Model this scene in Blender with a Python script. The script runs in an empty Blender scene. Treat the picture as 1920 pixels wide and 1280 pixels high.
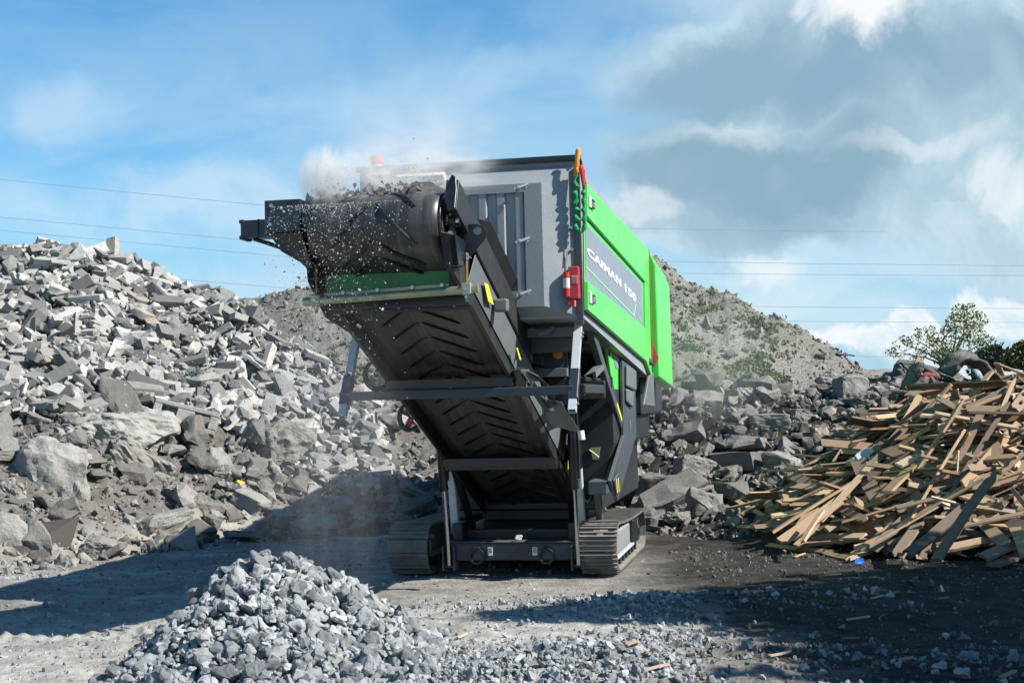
import bpy, bmesh, math, random
import numpy as np
from mathutils import Vector, Matrix, Euler, Quaternion

random.seed(7)
R = math.radians
sc = bpy.context.scene
COL = sc.collection

# ------------------------------------------------------------------ camera
FPX, CH, HOR, ROLL = 2667.0, 1.67, 757.0, R(1.4)      # focal length in pixels of a 1920 wide frame, eye height, horizon row
PITCH = math.atan((HOR - 640) / FPX)
fw = Vector((0, math.cos(PITCH), math.sin(PITCH)))
_rt = Vector((1, 0, 0)); _up = _rt.cross(fw)
rt = _rt * math.cos(ROLL) - _up * math.sin(ROLL)
up = _rt * math.sin(ROLL) + _up * math.cos(ROLL)
CAM = Vector((0, 0, CH))
cam = bpy.data.objects.new("camera", bpy.data.cameras.new("camera"))
COL.objects.link(cam)
m = Matrix((rt, up, -fw)).transposed().to_4x4(); m.translation = CAM
cam.matrix_world = m
cam.data.lens = 36 * FPX / 1920; cam.data.sensor_width = 36
cam.data.clip_start = 0.1; cam.data.clip_end = 6000
sc.camera = cam

# ------------------------------------------------------------------ light
EL, AZ = R(40), R(109)          # sun: height, and azimuth clockwise from the view direction (+Y)
SUN = Vector((math.sin(AZ) * math.cos(EL), math.cos(AZ) * math.cos(EL), math.sin(EL)))
sun = bpy.data.objects.new("sun", bpy.data.lights.new("sun", 'SUN'))
sun.data.energy = 5.0; sun.data.angle = R(0.53); sun.data.color = (1.0, 0.955, 0.89)
sun.rotation_euler = SUN.to_track_quat('Z', 'Y').to_euler()
COL.objects.link(sun)
sc.view_settings.view_transform = 'Standard'; sc.view_settings.look = 'None'
sc.view_settings.exposure = 0.93; sc.view_settings.gamma = 1.0
sc.cycles.volume_step_rate = 2.0; sc.cycles.volume_max_steps = 64
sc.cycles.max_bounces = 6; sc.cycles.diffuse_bounces = 3; sc.cycles.volume_bounces = 2

def dirpx(x, y):
    return (fw + rt * ((x - 960) / FPX) - up * ((y - 640) / FPX)).normalized()

class NT:
    """small helper for node trees"""
    def __init__(s, tree): s.t = tree; s.n = tree.nodes; s.l = tree.links
    def node(s, typ, **kw):
        n = s.n.new(typ)
        for k, v in kw.items(): setattr(n, k, v)
        return n
    def put(s, sock, v):
        if isinstance(v, bpy.types.NodeSocket): s.l.new(v, sock)
        elif v is not None: sock.default_value = v
    def math(s, op, a, b=None, clamp=False):
        n = s.node('ShaderNodeMath', operation=op, use_clamp=clamp)
        s.put(n.inputs[0], a); s.put(n.inputs[1], b); return n.outputs[0]
    def vmath(s, op, a, b=None, out=0):
        n = s.node('ShaderNodeVectorMath', operation=op)
        s.put(n.inputs[0], a); s.put(n.inputs[1], b); return n.outputs[out]
    def noise(s, vec, scale, detail=4, rough=.55, dist=0):
        n = s.node('ShaderNodeTexNoise'); s.put(n.inputs['Vector'], vec)
        n.inputs['Scale'].default_value = scale; n.inputs['Detail'].default_value = detail
        n.inputs['Roughness'].default_value = rough; n.inputs['Distortion'].default_value = dist
        return n.outputs['Fac']
    def ramp(s, fac, stops):
        n = s.node('ShaderNodeValToRGB'); s.put(n.inputs[0], fac); cr = n.color_ramp
        while len(cr.elements) < len(stops): cr.elements.new(0.5)
        for e, (p, c) in zip(cr.elements, stops):
            e.position = p; e.color = (c, c, c, 1) if not isinstance(c, tuple) else (*c, 1)
        return n.outputs[0]
    def mix(s, fac, a, b, blend='MIX'):
        n = s.node('ShaderNodeMix', data_type='RGBA', blend_type=blend)
        s.put(n.inputs[0], fac)
        for sock, v in ((n.inputs[6], a), (n.inputs[7], b)):
            s.put(sock, (*v, 1) if isinstance(v, tuple) and len(v) == 3 else v)
        return n.outputs[2]
    def smooth(s, v, a, b):
        n = s.node('ShaderNodeMapRange', interpolation_type='SMOOTHSTEP')
        s.put(n.inputs[0], v); n.inputs[1].default_value = a; n.inputs[2].default_value = b
        return n.outputs[0]

def build_world():
    w = bpy.data.worlds.new("World"); sc.world = w; w.use_nodes = True
    T = NT(w.node_tree); T.n.clear()
    sky = T.node('ShaderNodeTexSky', sky_type='NISHITA', sun_disc=False)
    sky.sun_elevation = EL; sky.sun_rotation = AZ; sky.altitude = 50; sky.air_density = 1.0; sky.dust_density = .6; sky.ozone_density = 1.6
    tc = T.node('ShaderNodeTexCoord'); d = tc.outputs['Generated']
    dn = T.vmath('NORMALIZE', d)
    sep = T.node('ShaderNodeSeparateXYZ'); T.put(sep.inputs[0], dn)
    # sky colour: the physical sky graded to the deep clear blue of the photograph
    base = T.mix(1.0, sky.outputs[0], (.45, 1.0, 1.27), 'MULTIPLY')
    # distorted direction for ragged cloud edges
    def warp(vec, scale, amp, detail):
        nz = T.node('ShaderNodeTexNoise'); T.put(nz.inputs['Vector'], vec); nz.inputs['Scale'].default_value = scale; nz.inputs['Detail'].default_value = detail; nz.inputs['Roughness'].default_value = .6
        off = T.vmath('SCALE', T.vmath('SUBTRACT', nz.outputs['Color'], (.5, .5, .5))); off.node.inputs['Scale'].default_value = amp
        return T.vmath('ADD', vec, off)
    dd = warp(warp(dn, 5, .10, 2), 22, .05, 5)
    front = T.smooth(sep.outputs[1], .5, .7)
    def blob(x, y, rx, ry, soft=1.0, amt=1.0, tilt=0.0):
        c = dirpx(x, y); hx = Vector((1, 0, 0)); hx = (hx - c * hx.dot(c)).normalized(); vz = hx.cross(c)
        if vz.z < 0: vz = -vz
        ct, st = math.cos(tilt), math.sin(tilt)
        ax = hx * ct + vz * st; bx = vz * ct - hx * st
        q = T.vmath('SUBTRACT', dd, tuple(c))
        a = T.math('DIVIDE', T.vmath('DOT_PRODUCT', q, tuple(ax), 1), rx / FPX)
        b = T.math('DIVIDE', T.vmath('DOT_PRODUCT', q, tuple(bx), 1), ry / FPX)
        r2 = T.math('SQRT', T.math('ADD', T.math('MULTIPLY', a, a), T.math('MULTIPLY', b, b)))
        f = T.smooth(r2, 1.0 + .36 * soft, 1.0 - .46 * soft)
        return T.math('MULTIPLY', f, amt) if amt < 1 else f
    def union(l):
        r = l[0]
        for q in l[1:]: r = T.math('MAXIMUM', r, q)
        return r
    fine = T.noise(dd, 20, 5, .58)
    med = T.noise(dd, 6, 3, .55)
    st_ = T.node('ShaderNodeMapping'); T.put(st_.inputs[0], dn); st_.inputs['Scale'].default_value = (1, 1, 2.6); st_.inputs['Rotation'].default_value = (0, R(12), 0)
    wisp = T.noise(st_.outputs[0], 4.5, 5, .58, .5)
    # wispy high veil, thicker towards the skyline
    veil = T.math('MULTIPLY', T.smooth(sep.outputs[2], .42, .02), T.smooth(wisp, .30, .68))
    col = T.mix(T.math('MULTIPLY', veil, .92), base, (4.2, 6.0, 7.3))
    col = T.mix(T.math('MULTIPLY', T.smooth(sep.outputs[2], .24, .0), .55), col, (3.9, 5.6, 7.1))
    # soft pale cloud
    soft = union([blob(130, 215, 100, 62, 1.2, .34), blob(420, 400, 420, 70, 1.3, .45), blob(760, 180, 330, 50, 1.4, .22, .2), blob(1240, 410, 110, 60, 1.1, .8), blob(1420, 530, 150, 75, 1.1, .65), blob(1640, 470, 330, 45, 1.2, .35),
                  blob(1560, 600, 260, 60, 1.2, .45), blob(1850, 430, 150, 80, 1, .6), blob(300, 560, 420, 60, 1.3, .3)])
    col = T.mix(T.math('MULTIPLY', T.math('MULTIPLY', soft, front), T.smooth(fine, .15, .6)), col, (6.0, 7.1, 7.8))
    # the big grey cloud, upper right
    grey = union([blob(1650, 130, 420, 200, .55, .96), blob(1880, 280, 330, 220, .6, .96), blob(1480, 310, 320, 110, .6, .98), blob(1370, 395, 220, 70, .8, .9), blob(1650, 370, 330, 75, .8, .95),
                  blob(1390, 120, 230, 120, .8, .92), blob(2350, 200, 460, 330, .7, .9), blob(1480, -120, 330, 170, .8, .7)])
    tone = union([blob(1360, 150, 230, 90, 1.0, .95, .35), blob(1690, 150, 340, 75, 1.0, 1), blob(1450, 325, 330, 85, .9, 1.0), blob(1720, 235, 260, 60, 1.2, .9, .1), blob(1370, 405, 220, 45, 1.0, .95), blob(1850, 290, 160, 40, 1.2, .7)])
    tone = T.math('MULTIPLY', tone, T.smooth(med, .22, .52))
    gcol = T.mix(T.smooth(fine, .3, .72), (3.5, 4.9, 5.8), (4.9, 6.3, 7.1))
    gcol = T.mix(tone, gcol, (2.2, 3.5, 4.5))
    col = T.mix(T.math('MULTIPLY', T.math('MULTIPLY', grey, front), T.smooth(fine, -.1, .30)), col, gcol)
    # sunlit edges and cumulus heads
    white = union([blob(1610, 645, 90, 34, .5, .95), blob(1700, 607, 62, 36, .45, 1), blob(1840, 560, 62, 42, .5, 1), blob(1900, 560, 60, 48, .5, .9), blob(1540, 640, 60, 26, .7, .8), blob(1760, 660, 130, 40, .8, .7), blob(1640, 50, 90, 60, .8, .95), blob(1770, 15, 110, 26, .9, .7),
                   blob(1560, 30, 60, 26, .9, .6), blob(1700, 275, 130, 24, 1.2, .35), blob(1240, 395, 70, 34, 1.0, .55), blob(1420, 480, 70, 30, 1, .6), blob(1880, 340, 90, 40, 1, .6), blob(1380, 255, 110, 26, 1.3, .25)])
    col = T.mix(T.math('MULTIPLY', T.math('MULTIPLY', white, front), T.smooth(fine, .22, .52)), col, T.mix(T.smooth(fine, .35, .65), (6.2, 7.1, 7.7), (7.6, 7.9, 7.9)))
    bg = T.node('ShaderNodeBackground'); T.put(bg.inputs[0], col); bg.inputs[1].default_value = .066
    w.cycles.sampling_method = 'MANUAL'; w.cycles.sample_map_resolution = 256
    out = T.node('ShaderNodeOutputWorld'); T.l.new(bg.outputs[0], out.inputs[0])
build_world()

# ------------------------------------------------------------------ tagging
def tag(o, label=None, cat=None, group=None, kind=None):
    if label: o['label'] = label
    if cat: o['category'] = cat
    if group: o['group'] = group
    if kind: o['kind'] = kind
    return o

def empty(name, loc=(0, 0, 0), rz=0):
    o = bpy.data.objects.new(name, None); COL.objects.link(o)
    o.location = loc; o.rotation_euler = (0, 0, rz); o.empty_display_size = .3
    return o

# ------------------------------------------------------------------ materials
def mat(name):
    m = bpy.data.materials.new(name); m.use_nodes = True
    T = NT(m.node_tree); b = T.n['Principled BSDF']
    return m, T, b

ALB = .82
def base_colour(T, b, c, k=1.0):
    k *= ALB
    T.put(b.inputs['Base Color'], T.mix(1.0, c, (k, k, k), 'MULTIPLY'))

def bump(T, b, h, strength, dist):
    n = T.node('ShaderNodeBump'); T.put(n.inputs['Height'], h)
    n.inputs['Strength'].default_value = strength; n.inputs['Distance'].default_value = dist
    T.l.new(n.outputs[0], b.inputs['Normal'])

def painted(name, col, rough=.4, metal=0.0, dust=.35, dcol=(.30, .28, .25), scale=6, bmp=.05, coat=0.0, drip=0.0, topdust=.5):
    """painted or plated steel with grit, dust lying on upward faces and grime"""
    m, T, b = mat(name)
    g = T.node('ShaderNodeTexCoord').outputs['Object']
    n1 = T.noise(g, scale, 6, .65); n2 = T.noise(g, scale * 14, 3, .6)
    f = T.math('MULTIPLY', T.smooth(n1, .42, .72), dust)
    f = T.math('ADD', f, T.math('MULTIPLY', T.smooth(n2, .58, .72), dust * .5))
    geo = T.node('ShaderNodeNewGeometry'); sp = T.node('ShaderNodeSeparateXYZ'); T.put(sp.inputs[0], geo.outputs['Normal'])
    f = T.math('ADD', f, T.math('MULTIPLY', T.smooth(sp.outputs[2], .35, .95), topdust), True)
    c = T.mix(f, col, dcol)
    if drip:
        mp = T.node('ShaderNodeMapping'); T.put(mp.inputs[0], g); mp.inputs['Scale'].default_value = (1, 1, .12)
        s = T.noise(mp.outputs[0], 22, 4, .6)
        c = T.mix(T.math('MULTIPLY', T.smooth(s, .52, .75), drip), c, dcol)
    base_colour(T, b, c)
    b.inputs['Metallic'].default_value = metal
    T.put(b.inputs['Roughness'], T.math('ADD', T.math('MULTIPLY', f, .4), T.math('ADD', rough, T.math('MULTIPLY', n1, .12)), True))
    b.inputs['Coat Weight'].default_value = coat; b.inputs['Coat Roughness'].default_value = .15
    bump(T, b, n2, bmp, .004)
    return m

def flat(name, col, rough=.5, metal=0.0, emit=0):
    m, T, b = mat(name)
    g = T.node('ShaderNodeTexCoord').outputs['Object']
    n = T.noise(g, 30, 4, .6)
    base_colour(T, b, T.mix(T.math('MULTIPLY', n, .35), col, tuple(c * .6 for c in col)))
    b.inputs['Roughness'].default_value = rough; b.inputs['Metallic'].default_value = metal
    return m

M = dict(
    black=painted('black_paint', (.007, .009, .012), .30, 0, .10, (.08, .076, .07), bmp=.1, coat=.2, topdust=.3),
    frame=painted('frame_paint', (.010, .020, .032), .32, 0, .08, (.12, .12, .115), bmp=.05, coat=.2, topdust=.35),
    rail=painted('rail_paint', (.018, .018, .019), .38, 0, .25, (.06, .055, .048), bmp=.1, topdust=.4),
    wing=painted('wing_plate', (.15, .168, .175), .45, .2, .3, (.2, .19, .17), bmp=.1),
    grey=painted('grey_paint', (.30, .325, .34), .40, .15, .55, (.33, .335, .33), scale=3, bmp=.3, drip=.5, topdust=.4),
    hull=painted('hull_paint', (.017, .021, .026), .4, 0, .15, (.09, .09, .088), bmp=.05, topdust=.3),
    plate=painted('plate_paint', (.055, .068, .080), .42, .1, .2, (.15, .15, .145), bmp=.15, topdust=.4),
    graphic=painted('graphic_film', (.20, .245, .29), .5, 0, .3, (.34, .34, .33), scale=3, bmp=.02, topdust=.2),
    green=painted('green_paint', (.070, .66, .06), .38, 0, .28, (.30, .50, .24), scale=3, bmp=.05, coat=.3, drip=.22, topdust=.3),
    dgreen=painted('green_steel', (.02, .22, .045), .42, 0, .5, (.10, .14, .09), bmp=.1, drip=.5),
    galv=painted('galvanised_steel', (.62, .67, .70), .42, .35, .3, (.35, .35, .33), bmp=.08, topdust=.2),
    zinc=painted('yellow_zinc', (.42, .42, .27), .33, .7, .5, (.16, .26, .24), scale=9, bmp=.08, topdust=.3),
    brass=painted('brass_rod', (.50, .36, .12), .35, .8, .3, (.2, .17, .1)),
    bolt=flat('bolt_steel', (.55, .58, .60), .3, .9),
    shoe=painted('track_steel', (.17, .155, .14), .45, .3, .6, (.36, .325, .28), scale=9, bmp=.4, topdust=.75),
    idler=painted('idler_cover', (.30, .315, .32), .45, .3, .4, (.33, .3, .26), bmp=.1),
    white=flat('white_paint', (.80, .81, .80), .4),
    letter=flat('letter_white', (.85, .86, .86), .45),
    line=flat('line_green', (.35, .78, .35), .45),
    orange=flat('orange_plastic', (.85, .30, .02), .35),
    beacon=flat('beacon_plastic', (.85, .13, .04), .25),
    red=painted('red_paint', (.55, .02, .025), .38, 0, .15, (.3, .2, .18), bmp=.02, coat=.3, topdust=.2),
    chain=flat('green_sleeve', (.01, .30, .11), .8),
    yellow=flat('yellow_sticker', (.75, .68, .05), .5),
    pink=flat('pink_film', (.75, .05, .16), .5),
    hose=flat('rubber_hose', (.015, .015, .016), .55),
    pipe=flat('ribbed_hose', (.07, .07, .068), .6),
    chrome=flat('chrome_rod', (.62, .65, .68), .16, 1.0),
    gold=flat('gold_label', (.55, .45, .1), .4),
)

def belt_mat():
    m, T, b = mat('conveyor_rubber')
    g = T.node('ShaderNodeTexCoord').outputs['Object']
    mp = T.node('ShaderNodeMapping'); T.put(mp.inputs[0], g); mp.inputs['Scale'].default_value = (14, .6, .6)
    s = T.noise(mp.outputs[0], 2.2, 5, .6); n = T.noise(g, 9, 6, .65)
    c = T.mix(T.smooth(s, .35, .7), (.024, .026, .029), (.085, .083, .080))
    c = T.mix(T.math('MULTIPLY', T.smooth(n, .48, .75), .6), c, (.085, .062, .045))
    base_colour(T, b, c); b.inputs['Roughness'].default_value = .38
    bump(T, b, T.noise(g, 60, 3), .15, .004)
    return m
M['belt'] = belt_mat(); M['cleat'] = flat('cleat_rubber', (.006, .006, .007), .35)

# ------------------------------------------------------------------ mesh builder
class MB:
    def __init__(s): s.v = []; s.f = []
    def add(s, vs, fs):
        k = len(s.v); s.v += [tuple(v) for v in vs]; s.f += [[i + k for i in f] for f in fs]; return s
    def box(s, c, d, rot=None):
        h = [x / 2 for x in d]; c = Vector(c)
        vs = [Vector((sx * h[0], sy * h[1], sz * h[2])) for sx in (-1, 1) for sy in (-1, 1) for sz in (-1, 1)]
        if rot is not None: vs = [rot @ v for v in vs]
        return s.add([v + c for v in vs], [(0, 1, 3, 2), (4, 6, 7, 5), (0, 4, 5, 1), (2, 3, 7, 6), (0, 2, 6, 4), (1, 5, 7, 3)])
    def bb(s, x0, x1, y0, y1, z0, z1): return s.box(((x0 + x1) / 2, (y0 + y1) / 2, (z0 + z1) / 2), (x1 - x0, y1 - y0, z1 - z0))
    def bar(s, a, b, w, h, side=(1, 0, 0)):
        """square bar from a to b; w along 'side', h along the other"""
        a, b = Vector(a), Vector(b); d = (b - a); L = d.length; d.normalize()
        sx = Vector(side); sx = (sx - d * sx.dot(d)).normalized(); n = d.cross(sx)
        return s.box((a + b) / 2, (w, L, h), Matrix((sx, d, n)).transposed())
    def prism(s, pts, ext):
        """closed polygon pts (3D) swept by vector ext"""
        e = Vector(ext); n = len(pts); vs = [Vector(p) for p in pts] + [Vector(p) + e for p in pts]
        return s.add(vs, [list(range(n))[::-1], list(range(n, 2 * n))] + [(i, (i + 1) % n, n + (i + 1) % n, n + i) for i in range(n)])
    def tube(s, path, r, n=8, cap=True):
        P = [Vector(p) for p in path]; rings = []; k = len(s.v)
        prev = None
        for i, p in enumerate(P):
            d = (P[min(i + 1, len(P) - 1)] - P[max(i - 1, 0)]).normalized()
            if prev is None: a = d.orthogonal().normalized()
            else:
                a = prev - d * prev.dot(d)
                a = a.normalized() if a.length > 1e-5 else d.orthogonal().normalized()
            prev = a; b = d.cross(a); rr = r[i] if isinstance(r, (list, tuple)) else r
            s.v += [tuple(p + (a * math.cos(t) + b * math.sin(t)) * rr) for t in [2 * math.pi * j / n for j in range(n)]]
        for i in range(len(P) - 1):
            for j in range(n):
                s.f.append([k + i * n + j, k + i * n + (j + 1) % n, k + (i + 1) * n + (j + 1) % n, k + (i + 1) * n + j])
        if cap: s.f.append([k + j for j in range(n)][::-1]); s.f.append([k + (len(P) - 1) * n + j for j in range(n)])
        return s
    def cyl(s, a, b, r, n=16): return s.tube([a, b], r, n)
    def ring(s, c, ax, R0, r, n=24, m=8):
        ax = Vector(ax).normalized(); u = ax.orthogonal().normalized(); w = ax.cross(u); k = len(s.v); c = Vector(c)
        for i in range(n):
            t = 2 * math.pi * i / n; d = u * math.cos(t) + w * math.sin(t)
            for j in range(m):
                q = 2 * math.pi * j / m; s.v.append(tuple(c + d * (R0 + r * math.cos(q)) + ax * r * math.sin(q)))
        for i in range(n):
            for j in range(m):
                s.f.append([k + i * m + j, k + ((i + 1) % n) * m + j, k + ((i + 1) % n) * m + (j + 1) % m, k + i * m + (j + 1) % m])
        return s
    def build(s, name, material, parent=None, bevel=0, smooth=False, seg=1):
        me = bpy.data.meshes.new(name); me.from_pydata(s.v, [], s.f); me.update()
        bm = bmesh.new(); bm.from_mesh(me); bmesh.ops.recalc_face_normals(bm, faces=bm.faces); bm.to_mesh(me); bm.free()
        if material: me.materials.append(material)
        o = bpy.data.objects.new(name, me); COL.objects.link(o)
        if parent: o.parent = parent
        if smooth:
            me.shade_smooth()
            try: me.set_sharp_from_angle(angle=R(38))
            except Exception: pass
        if bevel:
            bv = o.modifiers.new("bevel", 'BEVEL'); bv.width = bevel; bv.segments = seg; bv.limit_method = 'ANGLE'; bv.angle_limit = R(35)
        return o

# ------------------------------------------------------------------ the shredder / screener
def build_machine():
    root = empty('recycling_machine', (-.07, 14.0, 0.0), -R(11))
    tag(root, 'green and grey tracked crushing machine with its discharge conveyor raised over the stone heap', 'machine')
    B = lambda: MB()
    def P(mb, name, mt, bevel=0, smooth=False, parent=root, label=None, seg=1):
        o = mb.build(name, mt, parent, bevel, smooth, seg)
        if label: o['label'] = label
        return o
    # ---- tracks
    def track(x0, x1, side):
        r = .262; yf, yr = .04, 2.34; ztop, zb = .50, .0
        # outline of the chain: front arc, bottom, rear arc, top
        path = []
        rr = .225
        cf = (yf + .01, .265); cr = (yr, .235); r2 = .2
        for i in range(15): a = R(90 + i * 180 / 14); path.append((cf[0] + rr * math.cos(a), cf[1] + rr * math.sin(a)))
        for i in range(1, 12): path.append((yf + (yr - yf) * i / 12, .035))
        for i in range(15): a = R(-90 + i * 180 / 14); path.append((cr[0] + r2 * math.cos(a), cr[1] + r2 * math.sin(a)))
        for i in range(1, 12):
            t = i / 12; path.append((yr + (yf - yr) * t, cr[1] + r2 + (cf[1] + rr - cr[1] - r2) * t - .02 * math.sin(math.pi * t)))
        # resample evenly
        pts = [Vector((0, a, b)) for a, b in path]; pts.append(pts[0]); L = [0]
        for a, b in zip(pts, pts[1:]): L.append(L[-1] + (b - a).length)
        n = 46; sh = B()
        def at(s):
            s %= L[-1]
            for i in range(len(L) - 1):
                if L[i + 1] >= s: t = (s - L[i]) / (L[i + 1] - L[i]); return pts[i].lerp(pts[i + 1], t)
        pitch = L[-1] / n; W = x1 - x0; cx = (x0 + x1) / 2
        rnd = random.Random(side + 5)
        for k in range(n):
            a = at(k * pitch); b = at((k + .93) * pitch); c = (a + b) / 2; d = (b - a).normalized()
            nn = Vector((0, d.z, -d.y))
            if nn.dot(c - Vector((0, 1.2, .25))) < 0: nn = -nn
            rot = Matrix((Vector((1, 0, 0)), d, nn)).transposed()
            sh.box(Vector((cx, 0, 0)) + c, (W, pitch * .93, .016), rot)
            for q, hh in ((-.36, .026), (.02, .020), (.38, .020)):
                sh.box(Vector((cx, 0, 0)) + c + d * q * pitch + nn * (.008 + hh / 2), (W * .985, .013, hh), rot)
            # mud packed between the ribs
            for _ in range(3):
                w = rnd.uniform(.05, .16); sh.box(Vector((cx + rnd.uniform(-.5, .5) * (W - w) * .9, 0, 0)) + c + d * rnd.choice((-.17, .2)) * pitch + nn * .012, (w, pitch * rnd.uniform(.12, .24), rnd.uniform(.010, .022)), rot)
            for q in (-.08, .08): sh.cyl(Vector((cx + q * W * 1.2, 0, 0)) + c - d * .17 * pitch, Vector((cx + q * W * 1.2, 0, 0)) + c - d * .17 * pitch + nn * .02, .011, 6)
        t = P(sh, 'track', M['shoe'])
        o = 1 if side > 0 else -1
        xo = x1 - .035 if side > 0 else x0 + .035; xi = x0 + .05 if side > 0 else x1 - .05
        fr = B(); fr.bb(min(xo - o * .05, xi), max(xo - o * .05, xi), .32, 2.12, .15, .38)
        fr.bb(min(xo - o * .06, xi), max(xo - o * .06, xi), .18, .34, .2, .33)
        P(fr, 'track_frame', M['idler'], .01, parent=t)
        cov = B()
        for y0, y1 in ((.22, .62), (.66, 1.3)):
            cov.bb(min(xo - o * .06, xo - o * .005), max(xo - o * .06, xo - o * .005), y0, y1, .165, .40)
        P(cov, 'side_cover', M['idler'], .03, parent=t, seg=3)
        gd = B(); gd.bb(min(xo - o * .05, xo + o * .005), max(xo - o * .05, xo + o * .005), .16, 1.6, .13, .158)
        P(gd, 'guide_rail', M['galv'], .004, parent=t)
        dm = B(); dm.bb(min(xo - o * .1, xo), max(xo - o * .1, xo), 1.55, 2.0, .13, .40); dm.cyl((xo - o * .1, cr[0], cr[1]), (xo - o * .02, cr[0], cr[1]), .13, 20)
        P(dm, 'drive_motor', M['black'], .01, parent=t)
        for (yy, zz, ra, nm) in ((cf[0], cf[1], .205, 'idler_wheel'), (cr[0], cr[1], .18, 'sprocket')):
            w = B(); w.cyl((cx - W * .22, yy, zz), (cx + W * .22, yy, zz), ra, 24); w.cyl((x0 + .05, yy, zz), (x1 - .05, yy, zz), .06, 12); P(w, nm, M['black'], .005, parent=t)
        for k in range(6):
            w = B(); w.cyl((x0 + .04, .45 + k * .28, .105), (x1 - .04, .45 + k * .28, .105), .052, 14); P(w, 'roller', M['hull'], parent=t)
        return t
    track(-1.19, -.79, -1); track(.71, 1.075, 1)
    # ---- chassis
    cb = B(); cb.bb(-.60, .70, -.12, .06, .155, .325); cbo = P(cb, 'chassis_beam', M['frame'], .008)
    lip = B(); lip.bb(-.60, .70, -.125, .08, .3265, .336); P(lip, 'top_plate', M['plate'], parent=cbo)
    for x in (-.30, .385):
        tr = B(); tr.ring((x, -.155, .20), (0, 1, .1), .068, .014); P(tr, 'towing_ring', M['black'], smooth=True, parent=cbo)
        bk = B(); bk.bb(x - .03, x + .03, -.165, -.122, .25, .29); P(bk, 'ring_lug', M['black'], .004, parent=cbo)
    for x in (-.17, .27):
        st = B(); st.bb(x - .024, x + .024, -.125, -.1215, .205, .285); so = P(st, 'sticker', M['white'], parent=cbo)
    for x in (-.17, .27):
        st = B(); st.ring((x, -.127, .245), (0, 1, 0), .012, .003, 12, 4); st.bb(x - .016, x + .016, -.128, -.126, .268, .275); P(st, 'sticker_print', M['hose'], parent=cbo)
    ch = B(); ch.bb(-.62, .66, .35, 2.6, .24, .42); ch.bb(-.78, .72, .5, .75, .2, .36); ch.bb(-.78, .72, 1.7, 1.95, .2, .36); ch.bb(-.6, -.5, .1, .4, .2, .5); ch.bb(.56, .66, .1, .4, .2, .5)
    P(ch, 'chassis', M['black'], .01)
    for x in (-.58, .69):
        b = B(); b.bb(x - .065, x - .045, -.17, .02, .06, .30); b.bb(x + .045, x + .065, -.17, .02, .06, .30); b.cyl((x - .07, -.1, .1), (x + .07, -.1, .1), .02, 10)
        P(b, 'foot_bracket', M['plate'], .004)
    # ---- lifting legs
    for x in (-.575, .70):
        top = 1.62 if x > 0 else 1.45
        r_ = B(); r_.cyl((x, -.16, .12), (x, -.32, .98), .023, 14); ro = P(r_, 'lifting_leg', M['chrome'], smooth=True)
        s_ = B(); s_.tube([(x, -.30, .86), (x, -.32, .9), (x, -.42, top)], .044, 14); P(s_, 'cylinder_barrel', M['black'], smooth=True, parent=ro)
        hs = B(); hs.tube([(x + .05, -.33, .95), (x + .06, -.36, 1.2), (x + .055, -.42, top)], .012, 6); P(hs, 'hydraulic_hose', M['hose'], smooth=True, parent=ro)
    for x in (-.59, .69):
        s_ = B(); s_.bar((x, .2, .40), (x - .01, .1, 1.08), .075, .07); so = P(s_, 'support_leg', M['galv'], .008)
        s2 = B(); s2.bar((x - .012, .098, 1.02), (x - .02, .0, 1.6), .085, .085); P(s2, 'leg_sleeve', M['black'], .008, parent=so)
    # ---- rear support frame: two leaning posts with sleeves and a crossbar
    for x, nm in ((-.905, 0), (1.02, 1)):
        a = Vector((x, -1.90, 2.40)); b_ = Vector((x, -2.42, 1.60)); d = (b_ - a).normalized()
        p_ = B()
        # square tube, open at its lower end
        t, w = .006, .062
        sx = Vector((1, 0, 0)); n = d.cross(sx)
        for s_, q in ((sx, n), (n, sx)):
            for sg in (-1, 1):
                p_.bar(a + s_ * sg * (w / 2 - t / 2) if s_ is sx else a + s_ * sg * (w / 2 - t / 2), b_ + s_ * sg * (w / 2 - t / 2), t if s_ is sx else w - 2 * t - .001, w if s_ is sx else t)
        po = P(p_, 'support_post', M['galv'])
        sl = B(); sl.bar(a + d * .56, a + d * .85, .082, .082); P(sl, 'post_sleeve', M['frame'], .006, parent=po)
        for k in (.18, .22, .88):
            bo = B(); bo.cyl(a + d * k + sx * .03, a + d * k + sx * .05, .013, 6); P(bo, 'bolt', M['bolt'], parent=po)
    cbx = B(); cbx.bar((-.95, -2.33, 1.765), (1.02, -2.33, 1.77), .075, .06, side=(0, 0, 1)); P(cbx, 'frame_crossbar', M['frame'], .006)
    ar = B(); ar.bb(1.02, 1.10, -2.2, -1.0, 1.74, 1.82); ar.bb(.75, 1.10, -.98, -.90, 1.70, 1.86); P(ar, 'frame_arm', M['black'], .008)
    ax = B(); ax.prism([(1.07, -1.55, 1.93), (1.07, -.95, 2.0), (1.07, -.9, 1.97), (1.07, -1.5, 1.88)], (.03, 0, 0)); ax.prism([(1.0, -1.55, 1.89), (1.1, -1.55, 1.93), (1.1, -.95, 2.0), (1.0, -.95, 1.98)], (0, 0, .008)); P(ax, 'gusset_plate', M['wing'])
    # ---- diagonal channel strut on the right side
    dg = B(); dg.bar((1.02, -1.50, 2.42), (1.02, .80, 1.42), .06, .11); dgo = P(dg, 'diagonal_strut', M['plate'], .006)
    st = B(); st.bar((1.052, .35, 1.64), (1.052, .72, 1.48), .003, .05); P(st, 'sticker', M['yellow'], parent=dgo)
    # ---- hull behind
    hl = B(); hl.prism([(.68, .3, 1.80), (1.02, .3, 1.80), (1.02, .3, 1.26), (.91, .3, .90), (.74, .3, .76), (.64, .3, .76), (.64, .3, 1.4)], (0, 1.4, 0))
    P(hl, 'chute_side_plate', M['hull'], .01)
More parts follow.
